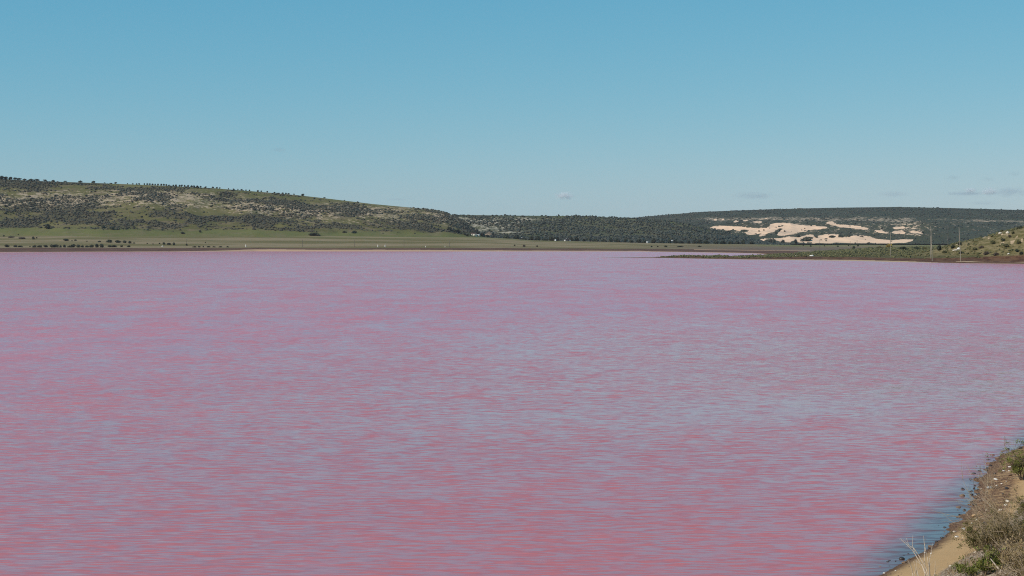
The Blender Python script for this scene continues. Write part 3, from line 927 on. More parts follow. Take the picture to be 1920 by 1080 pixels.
# crest of the left hill: little trees against the sky
M['bark'] = plain_mat('grey_bark', (.11, .09, .075), .9, .1)
def tube_mesh(name, segs, sides=5):
    """segs: list of (p0, p1, r0, r1)"""
    Vs, Fs, n = [], [], 0
    for p0, p1, r0, r1 in segs:
        p0 = np.array(p0, float); p1 = np.array(p1, float)
        d = p1 - p0; L = np.linalg.norm(d)
        if L < 1e-6: continue
        d /= L
        a = np.cross(d, [0, 0, 1.0] if abs(d[2]) < .9 else [1.0, 0, 0]); a /= np.linalg.norm(a)
        b = np.cross(d, a)
        an = np.arange(sides) * 2 * np.pi / sides
        ring = np.cos(an)[:, None] * a + np.sin(an)[:, None] * b
        Vs += [p0 + ring * r0, p1 + ring * r1]
        i = np.arange(sides); j = (i + 1) % sides
        Fs.append(np.stack([i, j, j + sides], 1) + n); Fs.append(np.stack([i, j + sides, i + sides], 1) + n)
        Fs.append(np.stack([np.full(sides - 2, sides), sides + i[1:-1], sides + i[2:]], 1) + n)
        n += 2 * sides
    return np_mesh(name, np.concatenate(Vs), np.concatenate(Fs))
trunk_me = tube_mesh('trunk', [((0, 0, -.15), (.02, 0, .45), .07, .05), ((.02, 0, .45), (-.12, .04, .8), .045, .02), ((.02, 0, .45), (.16, -.03, .78), .04, .02)])
trunk_me.materials.append(M['bark'])
def tree(px, wpx, hpx, label, group, ridge, Dr, kind='scrub_dark', dz=-.6):
    root = empty('tree')
    z = Z_of(ridge(px), Dr)
    _cnt[0] += 1
    h = hpx * Dr / F; r = wpx / 2 * Dr / F
    root.location = ((px - 960) / F * Dr, Dr, z + dz)
    tk = obj('trunk', trunk_me, parent=root); tk.scale = (h * .9, h * .9, h * .9)
    cr = obj('crown', crown_var(kind, _cnt[0] % 6), parent=root)
    cr.location = (0, 0, h * -.04); cr.scale = (r * 1.3, r * 1.2, h * .9); cr.rotation_euler = (0, 0, _cnt[0] * 1.7)
    tag(root, label, 'tree', group)
crest = [(4, 12, 7), (12, 10, 6), (20, 9, 6), (28, 9, 5), (36, 10, 5), (46, 9, 4), (58, 9, 4.5), (68, 11, 5), (84, 9, 4), (100, 7, 3.5), (122, 6, 3), (151, 8, 5), (175, 8, 5), (196, 4, 2), (217, 6, 4), (239, 2.5, 2.4),
         (249, 3, 3), (256, 4, 3.4), (261, 4.5, 3.8), (271, 4, 4.2), (276, 4.5, 4.2), (281, 4.5, 4.4), (286, 4.5, 4.2), (291, 4.5, 4), (296, 4.5, 4.4), (302, 4.5, 4.6), (307, 5, 4.6), (312, 4.5, 4), (317, 3.5, 3.4), (325, 4, 4),
         (330, 4.5, 4.6), (337, 4, 4.4), (341, 4.5, 4.8), (346, 4, 4.4), (353, 4, 5), (359, 5, 5), (364, 4.5, 4.6), (370, 4.5, 4.8), (376, 4, 4), (386, 4, 3.6), (399, 4, 4), (407, 4.5, 4.2), (412, 3.5, 3.6), (428, 3, 3), (438, 3.5, 3), (446, 3, 3), (453, 4.5, 3.6),
         (461, 4, 3.4), (468, 4, 3.4), (484, 5, 4), (490, 4, 3.6), (501, 4, 3.6), (515, 3.5, 3.4), (530, 5, 4), (536, 4, 3.6), (541, 4.5, 3.6), (551, 4, 3.2), (568, 7, 5), (608, 4, 2.8), (646, 3, 2), (794, 2.4, 3)]
for i, (a, c_, h) in enumerate(crest):
    tree(a, c_, h, '%s tree counting from the left along the left hill crest' % ordn(i), 'little dark trees along the left hill crest', ridgeL, 3105.)

# bushes on the dunes
for i, (a, b, c_, h, lb) in enumerate([
    (360, 213, 62, 20, 'flat bush on the upper left dune tongue'), (220, 222, 52, 20, 'bush at the lower edge of the upper left dune tongue'), (725, 215, 24, 15, 'lone small bush in the middle of the upper dune'),
    (680, 205, 36, 24, 'bush above left of the lone small bush on the upper dune'), (645, 232, 26, 30, 'bush on the seam between the two upper dunes'), (925, 297, 120, 46, 'largest dark bush on the lower dune'),
    (600, 318, 120, 48, 'broad dark bush at the left end of the lower dune'), (850, 264, 52, 30, 'bush on the upper rim of the lower dune, left of the largest'), (1010, 267, 48, 18, 'low bush right of the largest one on the lower dune'),
    (1155, 263, 68, 20, 'long low bush on the middle rim of the lower dune'), (1230, 266, 68, 30, 'rounded bush right of the long low rim bush'), (1300, 262, 44, 32, 'bush where the scrub meets the lower dune rim'),
    (710, 312, 44, 32, 'bush at the lower dune foot, left of the tall one'), (825, 322, 34, 50, 'tall narrow bush at the lower dune foot'), (880, 202, 15, 10, 'tiny left one of two specks on the upper dune'),
    (906, 188, 15, 10, 'tiny right one of two specks on the upper dune'), (495, 212, 24, 14, 'small bush at the right end of the upper left dune tongue'), (540, 205, 20, 16, 'small bush where the two upper dunes meet'),
    (1420, 262, 40, 16, 'low bush on the right rim of the lower dune')]):
    shrub(1320 + a / 4.8, 390 + b / 4.8, c_ / 4.8, h / 4.8, lb, kind='scrub_blue', dmin=3430)
for a, b, c_, h, kd, lb in [
    (1350, 371, 46, 34, 'scrub_dark', 'dark round bush on the flat below the lower dune'), (960, 348, 26, 14, 'scrub_dark', 'dark bush on the flat below the largest dune bush'),
    (1205, 348, 22, 14, 'scrub_dark', 'small dark bush on the flat below the rounded rim bush'), (1300, 342, 22, 26, 'scrub_dark', 'narrow dark bush left of the two thin flat poles'), (1085, 345, 18, 12, 'scrub_dark', 'tiny dark bush between two others on the flat below the dunes'),
    (1385, 345, 20, 24, 'scrub_dark', 'narrow dark bush by the right thin pole on the flat'), (895, 340, 20, 10, 'scrub_dark', 'tiny dark bush left of others on the flat below the dunes')]:
    shrub(1320 + a / 4.8, 390 + b / 4.8, c_ / 4.8, h / 4.8, lb, kind=kd, dmin=1500)

# tree belt at the foot of the middle hill
rs = np.random.RandomState(4)
belt = []
x = 948.
while x < 1420:
    wd = 9 + 9 * rs.rand(); belt.append((x, wd, 6 + 5 * rs.rand())); x += wd * (.75 + .4 * rs.rand())
bl = curve([(900, 447), (948, 448.5), (1000, 451.5), (1100, 453.5), (1200, 456), (1300, 458.2), (1420, 458.6)])
for i, (a, c_, h) in enumerate(belt):
    shrub(a, float(bl(a)), c_, h, '%s tree from the left in the dark belt below the middle hill' % ordn(i), 'tree', 'dark trees in the belt below the middle hill', name='belt_tree', dmin=2900)
# trees on the nose of the left hill and round the farm
for a, b, c_, h, lb in [(842, 433, 14, 9, 'dark tree on the hill nose, highest above the cream farmhouse'), (858, 437, 13, 9, 'dark tree on the hill nose left of the cream farmhouse'), (871, 440.5, 10, 7, 'dark tree touching the small white hut beside the farmhouse'),
                        (876, 443, 9, 6, 'low tree just left of the cream farmhouse'), (905, 444, 12, 7, 'dark tree between the cream farmhouse and the stone shed'), (914, 444.6, 10, 5.5, 'low dark tree in front of the stone shed'), (925, 444, 7, 8, 'upright dark tree right of the stone shed'),
                        (884, 438, 12, 6, 'brownish tree behind the cream farmhouse'), (895, 438, 14, 5, 'low tree behind the right end of the cream farmhouse')]:
    shrub(a, b, c_, h, lb, 'tree', name='farm_tree', dmin=2500)

# spit and knoll shrubs (zoom frame 1640..1920 x 400..500, 6.857 px per photo px)
def z6(a, b): return 1640 + a / 6.857, 400 + b / 6.857
for a, b, c_, h, kd, lb in [
    (190, 440, 110, 58, 'scrub_yellow', 'yellow flowering bush beside a pole on the spit'), (250, 460, 60, 30, 'scrub_yellow', 'small yellow bush right of the bigger yellow one'),
    (70, 465, 110, 50, 'scrub_olive', 'olive bush left of the yellow flowering bush'), (30, 455, 60, 30, 'scrub_dark', 'dark bush at the left of the olive and yellow bushes'), (370, 475, 130, 60, 'scrub_dark', 'dark bush between the yellow bush and the double pole'),
    (540, 470, 110, 55, 'scrub_dark', 'dark bush second left of the double pole'), (650, 470, 90, 45, 'scrub_olive', 'olive bush just left of the double pole'), (840, 475, 110, 75, 'scrub_dark', 'dark bush at the knoll foot right of the double pole'),
    (1010, 455, 90, 50, 'scrub_dark', 'round dark bush on the lower knoll left of the right pole'), (1095, 410, 80, 45, 'scrub_dark', 'dark bush behind the right pole on the knoll'), (900, 515, 90, 40, 'scrub_olive', 'olive bush low at the knoll foot above the red marsh'),
    (1120, 520, 110, 35, 'scrub_dark', 'dark bush below the right pole at the knoll foot'), (1290, 480, 90, 50, 'scrub_olive', 'bright olive bush on the knoll slope right of the right pole'), (1440, 535, 120, 50, 'scrub_brown', 'grey brown bush at the knoll foot'),
    (1560, 545, 90, 50, 'scrub_brown', 'second grey brown bush at the knoll foot, further right'), (1650, 360, 90, 40, 'scrub_dark', 'dark bush halfway up the knoll'), (1530, 400, 80, 50, 'scrub_olive', 'olive bush left of the dark one halfway up the knoll'),
    (1740, 310, 70, 35, 'scrub_brown', 'brown bush near the knoll top right of the pale rocks'), (1640, 235, 60, 30, 'scrub_olive', 'olive bush on the knoll skyline left of the pale rocks'), (1870, 195, 90, 35, 'scrub_dark', 'dark bush on the knoll skyline at the right edge'),
    (1830, 500, 80, 45, 'scrub_dark', 'dark green bush low on the knoll near the right edge'), (1890, 530, 70, 45, 'scrub_dark', 'dark green bush at the right edge of the knoll foot'), (1700, 440, 90, 45, 'scrub_olive', 'olive bush mid slope on the right of the knoll'),
    (1850, 400, 90, 50, 'scrub_olive', 'olive bush mid slope at the right edge of the knoll'), (1380, 450, 90, 40, 'scrub_brown', 'brown bush mid slope on the left of the knoll'), (1780, 265, 80, 40, 'scrub_olive', 'olive bush just right of the pale knoll rocks')]:
    q = z6(a, b)
    shrub(q[0], q[1], c_ / 6.857, h / 6.857, lb, kind=kd, name='saltbush')

# ------------------------------------------------------------------ poles, posts, rocks, buildings
M['wood'] = plain_mat('weathered_pole_timber', (.27, .23, .18), .85, .15)
M['wood_dark'] = plain_mat('dark_pole_timber', (.10, .085, .07), .85, .15)
M['porcelain'] = plain_mat('glazed_insulator', (.30, .24, .20), .4, .5)
M['white'] = plain_mat('white_painted_metal', (.62, .60, .57), .5, .3, .06, .5)
M['cream'] = plain_mat('cream_render', (.74, .66, .52), .8, .2, .08, .5)
M['stone_wall'] = plain_mat('stone_wall', (.32, .24, .17), .9, .1, .25, .6)
M['roof_grey'] = plain_mat('grey_sheet_roof', (.30, .30, .31), .5, .3, .12, .4)
M['roof_brown'] = plain_mat('brown_tile_roof', (.11, .075, .06), .8, .2, .2, .6)
M['dark'] = plain_mat('painted_opening_shade', (.02, .02, .022), .7, .2)  # near-black colour painted as the shade inside the open shed
M['glass'] = plain_mat('window_glass', (.05, .06, .07), .1, .5)

def pole(px, ytop, ybase, label, lean=0.0, r=.22, D=None, mat='wood', cap=True):
    if D is None:
        p, D = hit(px, ybase)
    else:
        p = Vector(((px - 960) / F * D, D, float(far_ground(np.array([px * 1.]), np.array([D * 1.]))[0])))
    h = Z_of(ytop, D) - p.z
    root = empty('power_pole', p)
    root.rotation_euler = (0, lean, 0)
    sh = obj('shaft', tube_mesh('shaft', [((0, 0, -.8), (0, 0, h * .5), r, r * .85), ((0, 0, h * .5), (0, 0, h), r * .85, r * .65)], 8), M[mat], root)
    if cap:
        obj('insulator', tube_mesh('insulator', [((0, 0, h), (0, 0, h + .15), .10, .16), ((0, 0, h + .15), (0, 0, h + .35), .16, .08)], 8), M['porcelain'], root)
    tag(root, label, 'pole', 'power poles')
    return root
for a, t, b, lb in [(350, 448.5, 460.5, 'leftmost thin power pole, standing in the field above the shore'), (567, 449.3, 463.3, 'thin power pole on the far shore left of the pair of white posts'), (665, 449.8, 463, 'thin power pole on the far shore just left of the pair of white posts'),
                    (757.5, 450, 463, 'thin power pole on the far shore just right of the pair of white posts'), (843, 451, 463, 'thin power pole on the far shore below the cream farmhouse')]:
    pole(a, t, b, lb, r=.30, mat='wood_dark')
pole(1669.6, 436, 467, 'thin pole rising beside the yellow bush on the spit', 0, .17, 1090.)
pole(1748.2, 425, 470, 'tallest pale pole of the close pair left of the knoll', -.045, .23, 985.)
pole(1744.6, 443, 466, 'shorter thin pole standing against the tallest pale pole', 0, .17, 1010.)
pole(1777.5, 424, 452, 'faint dark pole behind the knoll between the pair and the right pole', 0, .2, 1120., 'wood_dark')
pole(1801.4, 427, 471, 'leaning pale pole on the knoll slope, rightmost of all poles', -.05, .21, 960.)
pole(1537, 449, 458, 'small thin pole in front of the lower dune', 0, .24, 2250., 'wood_dark')
pole(1594, 452, 460, 'left of two thin poles on the flat below the dunes', 0, .28, 2100., 'wood_dark')
pole(1607, 450, 460, 'right of two thin poles on the flat below the dunes', 0, .28, 2100., 'wood_dark')

def post(px, py, wpx, hpx, label):
    p, D = hit(px, py, 2050)
    h = hpx * D / F; r = wpx / 2 * D / F
    root = empty('marker_post', p)
    obj('stake', tube_mesh('stake', [((0, 0, -.4), (0, 0, h * .8), r, r * .9)], 6), M['white'], root)
    obj('cap', tube_mesh('cap', [((0, 0, h * .8), (0, 0, h), r * 1.15, r * .6)], 6), M['cream'], root)
    tag(root, label, 'post', 'white marker posts')
for a, b, c_, h, lb in [(461, 463.4, 1.6, 5, 'single white marker post on the far shore at left'), (708.5, 463.4, 1.6, 4.6, 'left white post of the pair on the far shore'), (722, 463.4, 1.6, 4.6, 'right white post of the pair on the far shore'),
                        (798, 463.6, 1.2, 2.4, 'short white post on the shore right of the pair'), (834.5, 463.6, 1.2, 2.4, 'short white post on the shore below the farmhouse')]:
    post(a, b, c_, h, lb)

M['limestone'] = plain_mat('pale_limestone', (.60, .52, .42), .9, .1, .2, 2.0)
M['limestone_w'] = plain_mat('white_limestone', (.72, .68, .62), .85, .15, .15, 4.0)
M['stone_dark'] = plain_mat('wet_dark_stone', (.045, .036, .032), .35, .4, .4, 12.0)
M['stone_brown'] = plain_mat('brown_stone', (.20, .13, .085), .8, .2, .35, 12.0)
M['stone_orange'] = plain_mat('ochre_stone', (.50, .32, .17), .85, .15, .25, 8.0)
def rock_mesh(seed, ic=ICO2):
    rs = np.random.RandomState(seed)
    V, Fc = ic
    d = rs.randn(7, 3); d /= np.linalg.norm(d, axis=1)[:, None]
    V = V.copy()
    for q in d:
        t = V @ q; m = t > .62
        V[m] -= np.outer(t[m] - .62, q) * .9
    V = V * (1 + (rs.rand(len(V), 1) - .5) * .12) * np.array([1, .8, .65])
    return V, Fc
RKV = [rock_mesh(30 + i) for i in range(6)]
RK = {}
def rock(kind, i):
    if (kind, i) not in RK:
        me = np_mesh('stone', *RKV[i]); me.materials.append(M[kind]); RK[(kind, i)] = me
    return RK[(kind, i)]
for i, (a, b, c_, h, kd, lb) in enumerate([
    (304.6, 462.4, 4.4, 2.2, 'limestone_w', 'white rock lying on the far left shore field'), (113, 452, 2.2, 2.2, 'stone_orange', 'small orange rock beside the rounded mid field bush'),
    (1522, 480.5, 9, 3.4, 'limestone_w', 'white rock heap on the spit, the larger of two'), (1590.5, 480.5, 5, 2, 'limestone_w', 'smaller white rock on the spit right of the heap'), (1493, 479.8, 5, 2, 'limestone', 'pale flat rock on the spit left of the white heap'),
    (z6(1610, 265)[0], z6(1610, 265)[1], 9, 4, 'limestone', 'left of two pale rocks near the knoll top'), (z6(1710, 262)[0], z6(1710, 262)[1], 8, 6, 'limestone', 'right of two pale rocks near the knoll top'),
    (z6(1080, 468)[0], z6(1080, 468)[1], 7, 5, 'limestone_w', 'upright pale rock left of the leaning pole foot'), (z6(1035, 485)[0], z6(1035, 485)[1], 11, 4, 'limestone', 'flat pale rock left of the leaning pole foot'),
    (z6(1720, 528)[0], z6(1720, 528)[1], 5, 3.4, 'limestone_w', 'small pale rock low on the knoll near the right edge')]):
    p, D = hit(a, b)
    o = obj('rock', rock(kd, i % 6), loc=(p.x, p.y, p.z + h * .3 * D / F))
    s = c_ / 2 * D / F
    o.scale = (s, s * .9, h / 2 * D / F / .6); o.rotation_euler = (0, 0, (i * .9) % .6 - .3)
    tag(o, lb, 'rock')

def box_np(x0, x1, y0, y1, z0, z1):
    V = [(x, y, z) for z in (z0, z1) for y in (y0, y1) for x in (x0, x1)]
    Fc = [(0, 2, 3, 1), (4, 5, 7, 6), (0, 1, 5, 4), (2, 6, 7, 3), (0, 4, 6, 2), (1, 3, 7, 5)]
    return V, Fc
def box(name, b, mat, parent):
    return obj(name, np_mesh(name, *box_np(*b)), mat, parent)
def gable(name, x0, x1, y0, y1, z0, z1, mat, parent, over=.3, th=.18, axis='x'):
    """pitched roof of two slabs closed into one shell; ridge along axis"""
    x0 -= over; x1 += over; y0 -= over; y1 += over
    if axis == 'x':
        ym = (y0 + y1) / 2
        pr = [(y0, z0), (ym, z1), (y1, z0), (y1, z0 - th), (ym, z1 - th), (y0, z0 - th)]
        V = [(x, y, z) for x in (x0, x1) for y, z in pr]
    else:
        xm = (x0 + x1) / 2
        pr = [(x0, z0), (xm, z1), (x1, z0), (x1, z0 - th), (xm, z1 - th), (x0, z0 - th)]
        V = [(x, y, z) for y in (y0, y1) for x, z in pr]
    Fc = [(i, (i + 1) % 6, (i + 1) % 6 + 6, i + 6) for i in range(6)] + [(0, 5, 4, 1), (1, 4, 3, 2), (6, 7, 10, 11), (7, 8, 9, 10)]
    return obj(name, np_mesh(name, V, Fc), mat, parent)
def house(name, px, py, wpx, hpx, label, cat, wall, roof, dmin, dep=7., axis='x', roofh=.4, windows=2, door=True, opening=False):
    p, D = hit(px, py, dmin)
    W = wpx * D / F; H = hpx * D / F
    root = empty(name, (p.x, p.y + 1, p.z - .3))
    wh = H * (1 - roofh) + .3
    x0, x1 = -W / 2, W / 2
    wl = box('wall', (x0, x1, 0, dep, -1.5, wh), M[wall], root)
    gable('roof', x0, x1, 0, dep, wh + .05, H + .3, M[roof], root, axis=axis)
    if axis == 'y':
        V = [(x0, 0.02, wh), (x1, 0.02, wh), (0, 0.02, H + .1), (x0, dep - .02, wh), (x1, dep - .02, wh), (0, dep - .02, H + .1)]
        obj('gable_end', np_mesh('gable_end', V[:3], [(0, 1, 2)]), M['dark' if opening else wall], root)  # open front: dark triangle stands for the shaded inside
        obj('gable_end', np_mesh('gable_end', V[3:], [(0, 2, 1)]), M[wall], root)
    if opening:
        box('doorway_shade', (x0 * .66, x1 * .66, -.06, .2, 0, wh * .96), M['dark'], root)  # solid dark panel on the wall, painted as interior shade
    elif door:
        box('door', (W * .05, W * .05 + 1.0, -.05, .1, .3, min(2.4, wh - .1)), M['roof_brown'], root)
    for i in range(windows):
        xw = x0 + W * (.2 + .55 * i)
        f_ = box('window', (xw - .7, xw + .7, -.05, .1, wh * .45, wh * .85), M['white'], root)
        box('pane', (xw - .6, xw + .6, -.09, -.051, wh * .45 + .1, wh * .85 - .1), M['glass'], f_)
    tag(root, label, cat)
    return root
house('farmhouse', 889, 442.4, 11, 6, 'cream farmhouse with a brown roof at the foot of the left hill nose', 'house', 'cream', 'roof_brown', 2550, 8, 'x', .35)
house('farm_annexe', 897, 442.6, 5, 3.2, 'low cream annexe against the right end of the farmhouse', 'house', 'cream', 'white', 2550, 6, 'x', .3, 1, False)
house('stone_shed', 916, 443.5, 13, 10, 'tan stone shed with a steep grey roof right of the farmhouse', 'shed', 'stone_wall', 'roof_grey', 2700, 9, 'y', .55, 1)
house('white_hut', 872, 440.4, 2.4, 3, 'tiny white hut among trees left of the farmhouse', 'hut', 'white', 'white', 2550, 3, 'x', .3, 0, False)
house('white_shed', 980, 448.6, 5, 3, 'small white shed at the left end of the dark tree belt', 'shed', 'white', 'white', 2700, 5, 'x', .6, 0, False)
house('gabled_shed', 1064, 453, 12, 6.4, 'white gabled shed with a dark open front below the middle hill', 'shed', 'white', 'white', 2850, 8, 'y', .62, 0, False, True)
house('lean_to', 1075, 451.3, 6, 2, 'low pale lean-to right of the white gabled shed', 'shed', 'cream', 'roof_grey', 2900, 5, 'x', .4, 0, False)
house('white_cabin', 1260.5, 453.4, 3, 3, 'tiny white cabin in the trees right of the middle hill', 'hut', 'white', 'white', 2900, 4, 'x', .4, 0, False)
house('white_cabin', 1214, 456.6, 3, 3.2, 'tiny white cabin at the edge of the dark tree belt behind the spit tip', 'hut', 'white', 'white', 2750, 4, 'x', .4, 0, False)
# water tank
p, D = hit(1041.5, 453.4, 2800)
root = empty('water_tank', p)
rt = 1.6 * D / F; ht = 3.2 * D / F
obj('shell', tube_mesh('shell', [((0, 0, -.5), (0, 0, ht * .8), rt, rt)], 12), M['white'], root)
obj('lid', tube_mesh('lid', [((0, 0, ht * .8), (0, 0, ht), rt * 1.03, rt * .15)], 12), M['white'], root)
tag(root, 'round white water tank left of the white gabled shed', 'tank')

#@@PART3
# ------------------------------------------------------------------ near bank: stones, drift and plants
DB = np.arange(36, 120, .04)
def bank_hit(px, py):
    x = (px - 960) / F * DB
    s, n = sn_of(x, DB)
    zz = np.maximum(bank_z(s, n), 0)
    ok = zz >= Z_of(py, DB)
    i = int(np.argmax(ok))
    return Vector((x[i], DB[i], float(zz[i]))), DB[i]

def put_stone(p, r, kind, i, label, group=None, flat=.8, name='stone', dz=.25):
    o = obj(name, rock(kind, i % 6), loc=(p[0], p[1], p[2] + r * dz * flat))
    o.scale = (r, r, r * flat)
    o.rotation_euler = ((i * .7) % .5 - .25, (i * .5) % .4 - .2, (i * 1.9) % 6.28)
    tag(o, label, 'stone', group)
    return o
for i, (a, b, wpx, kd, lb) in enumerate([
    (1826.5, 968, 11, 'stone_orange', 'large ochre stone at the water edge above the saltbush'), (1807, 993, 9, 'limestone_w', 'white stone at the water edge below the ochre one'), (1794, 1008, 9, 'limestone_w', 'flat white stone near the head of the smooth sand'),
    (1831, 976, 6, 'limestone_w', 'small white stone just below the ochre stone'), (1822, 982, 6, 'limestone_w', 'small white stone left below the ochre stone'), (1867, 900, 9, 'limestone_w', 'largest white stone in the brown drift line'),
    (1854.6, 915, 10, 'limestone_w', 'pale flat stone where the drift line meets the twiggy shrub'), (1881.7, 884, 6, 'limestone_w', 'small white stone high in the drift line'), (1892.6, 876, 6, 'limestone_w', 'small white stone second highest in the drift line'),
    (1878, 908, 5, 'limestone_w', 'small white stone on the bare brown patch of the bank'), (1837, 1000, 5, 'limestone', 'small pale stone at the top of the saltbush'), (1734, 1037, 4.5, 'limestone_w', 'left of two small white stones on the wet edge of the sand'),
    (1746, 1038, 4.5, 'limestone_w', 'right of two small white stones on the wet edge of the sand'), (1657.5, 1075.5, 5, 'limestone_w', 'white stone at the bottom end of the water edge'), (1679, 1071, 5, 'limestone', 'pale stone on wet sand at the foot of the dry stalks'),
    (1828, 911, 5, 'stone_dark', 'dark stone in the shallows, top left of the outer cluster'), (1837, 911, 4.5, 'stone_dark', 'dark stone in the shallows, top right of the outer cluster'), (1826.7, 916, 6, 'stone_dark', 'dark stone in the shallows, second row of the outer cluster'),
    (1821.8, 921, 4.5, 'stone_dark', 'outermost dark stone in the shallows, third row of the cluster'), (1833, 919, 5, 'stone_dark', 'dark stone in the middle of the outer shallow cluster'), (1822, 928, 7, 'stone_dark', 'dark stone in the shallows, lowest and outermost of the cluster'),
    (1835, 928, 8, 'stone_dark', 'biggest dark stone in the shallows beside the drift line'), (1830, 936, 6, 'stone_dark', 'dark stone alone below the shallow cluster'), (1902, 857, 8, 'stone_dark', 'big dark stone at the upper end of the waterline'),
    (1906, 846, 6, 'stone_dark', 'dark stone in the water near the right edge, second from the top'), (1914, 841, 8, 'stone_dark', 'topmost dark stone of the waterline at the right edge'), (1891, 850, 5, 'stone_dark', 'dark stone standing off the shore near the upper waterline'),
    (1887, 865, 5, 'stone_dark', 'dark stone at the waterline above the brown drift'), (1772.8, 1007, 5, 'stone_dark', 'dark stone in the water off the head of the smooth sand'), (1757.8, 1022, 5, 'stone_dark', 'dark stone in the water off the middle of the smooth sand'),
    (1679, 1053, 3, 'stone_dark', 'small dark stone in the water left of the dry stalks')]):
    p, D = bank_hit(a, b)
    put_stone(p, wpx / 2 * D / F * 1.1, kd, i, lb)

rs = np.random.RandomState(21)
LOOK = dict(stone_dark='small dark wet', stone_brown='small brown', limestone='small pale', limestone_w='small white')
def belt_stones(n, s0, s1, n0, n1, r0, r1, kinds, where, group):
    for i in range(n):
        s = s0 + (s1 - s0) * rs.rand(); q = n0 + (n1 - n0) * rs.rand()
        x, y = xy_of(s, q)
        r = r0 + (r1 - r0) * rs.rand() ** 2.2
        z = float(bank_z(s, q))
        kd = kinds[i % len(kinds)]
        put_stone((float(x), float(y), max(z, -.03)), r, kd, i * 5 + 1, LOOK[kd] + ' stone ' + where, group)
belt_stones(70, -3, 40, -.7, .15, .06, .17, ['stone_dark', 'stone_dark', 'stone_brown'], 'lying along the near waterline', 'small stones along the near waterline')
belt_stones(70, 7, 40, .1, 1.7, .04, .15, ['stone_brown', 'limestone', 'stone_brown', 'stone_dark'], 'in the brown drift line of the near bank', 'small stones in the near drift line')
belt_stones(60, -14, 3, 2.35, 4.3, .035, .10, ['limestone', 'stone_brown'], 'scattered on the gravel above the smooth sand', 'small stones on the gravel above the sand')

# pebbles and drift too small to count
n = 5200
s = -8 + 54 * rs.rand(n); q = np.abs(rs.randn(n)) * .55 - .12
far_ = sst(6, 12, s)
q = np.where(rs.rand(n) < far_ * .7, rs.rand(n) * 2.1, q)
keep = rs.rand(n) < .22 + .78 * far_
s, q = s[keep], q[keep]
s2 = -14 + 20 * rs.rand(1500); q2 = 2.3 + 3.4 * rs.rand(1500) ** 1.5
s = np.concatenate([s, s2]); q = np.concatenate([q, q2])
x, y = xy_of(s, q)
P = np.stack([x, y, bank_z(s, q) - .006], 1)
M['drift'] = leaf_mat('drift_and_pebbles', (.040, .024, .018), (.26, .16, .10), 2.0)
tn = rs.rand(len(s)); tn = np.where(q > 2.2, .5 + .5 * tn, tn)
scatter('drift_line', P, .012 + .035 * rs.rand(len(s)) ** 2, .4 + .4 * rs.rand(len(s)), tn, M['drift'],
        'brown drift, shell grit and pebbles along the near shore', 'drift', 8, [(ICO1[0] * (1 + .4 * (np.random.RandomState(k).rand(12, 1) - .5)), ICO1[1]) for k in range(4)])

# --- plants
def grow(segs, p, d, L, r, depth, rs, bend=.35, up=.05, kids=(2, 4), spread=.7, tips=None):
    """a twig that bends as it goes and forks"""
    k = 4
    pts = [p]
    for i in range(k):
        d = d + rs.randn(3) * bend * .35 + np.array([0, 0, up])
        d = d / np.linalg.norm(d)
        q_ = p + d * L / k
        segs.append((p, q_, r * (1 - .16 * i), r * (1 - .16 * (i + 1))))
        p = q_; pts.append(p)
    if tips is not None and depth == 0: tips.append((p, d))
    if depth > 0:
        for j in range(rs.randint(*kids)):
            b = pts[rs.randint(1, k + 1)]
            e = d + rs.randn(3) * spread
            grow(segs, b, e / np.linalg.norm(e), L * (.45 + .3 * rs.rand()), r * .6, depth - 1, rs, bend, up, kids, spread, tips)

def leaves_mesh(name, C, size, rs, tint, up=.6, asp=.38, along=None):
    """C (n,3) leaf positions: each a bent pointed leaf of two triangles"""
    n = len(C)
    d = rs.randn(n, 3) if along is None else along + rs.randn(n, 3) * .6
    d[:, 2] += up
    d /= np.linalg.norm(d, axis=1)[:, None]
    sd2 = np.cross(d, rs.randn(n, 3)); sd2 /= np.linalg.norm(sd2, axis=1)[:, None] + 1e-9
    L = (size * (.6 + .8 * rs.rand(n)))[:, None]
    v0 = C; v1 = C + d * L * .5 + sd2 * L * asp * .5; v2 = C + d * L; v3 = C + d * L * .5 - sd2 * L * asp * .5
    V = np.stack([v0, v1, v2, v3], 1).reshape(-1, 3)
    i = np.arange(n)[:, None] * 4
    Fc = np.concatenate([i + np.array([[0, 1, 2]]), i + np.array([[0, 2, 3]])])
    return np_mesh(name, V, Fc, False, dict(tint=np.repeat(np.clip(tint, 0, 1), 4)))

M['twig_grey'] = plain_mat('grey_dead_twig', (.32, .25, .17), .9, .1, .3, 9)
M['twig_pale'] = plain_mat('pale_dry_stalk', (.50, .42, .33), .85, .15, .25, 9)
M['twig_brown'] = plain_mat('brown_twig', (.16, .115, .082), .9, .1, .35, 9)
M['leaf_grey'] = leaf_mat('grey_saltbush_leaf', (.078, .062, .024), (.25, .19, .080), 2.5)
M['leaf_olive'] = leaf_mat('olive_leaf', (.060, .062, .014), (.19, .175, .05), 2.5)
M['leaf_green'] = leaf_mat('fresh_green_leaf', (.060, .075, .012), (.190, .200, .045), 2.5)
M['grass_dry'] = leaf_mat('dry_grass_blade', (.20, .140, .075), (.38, .28, .15), 2.5)

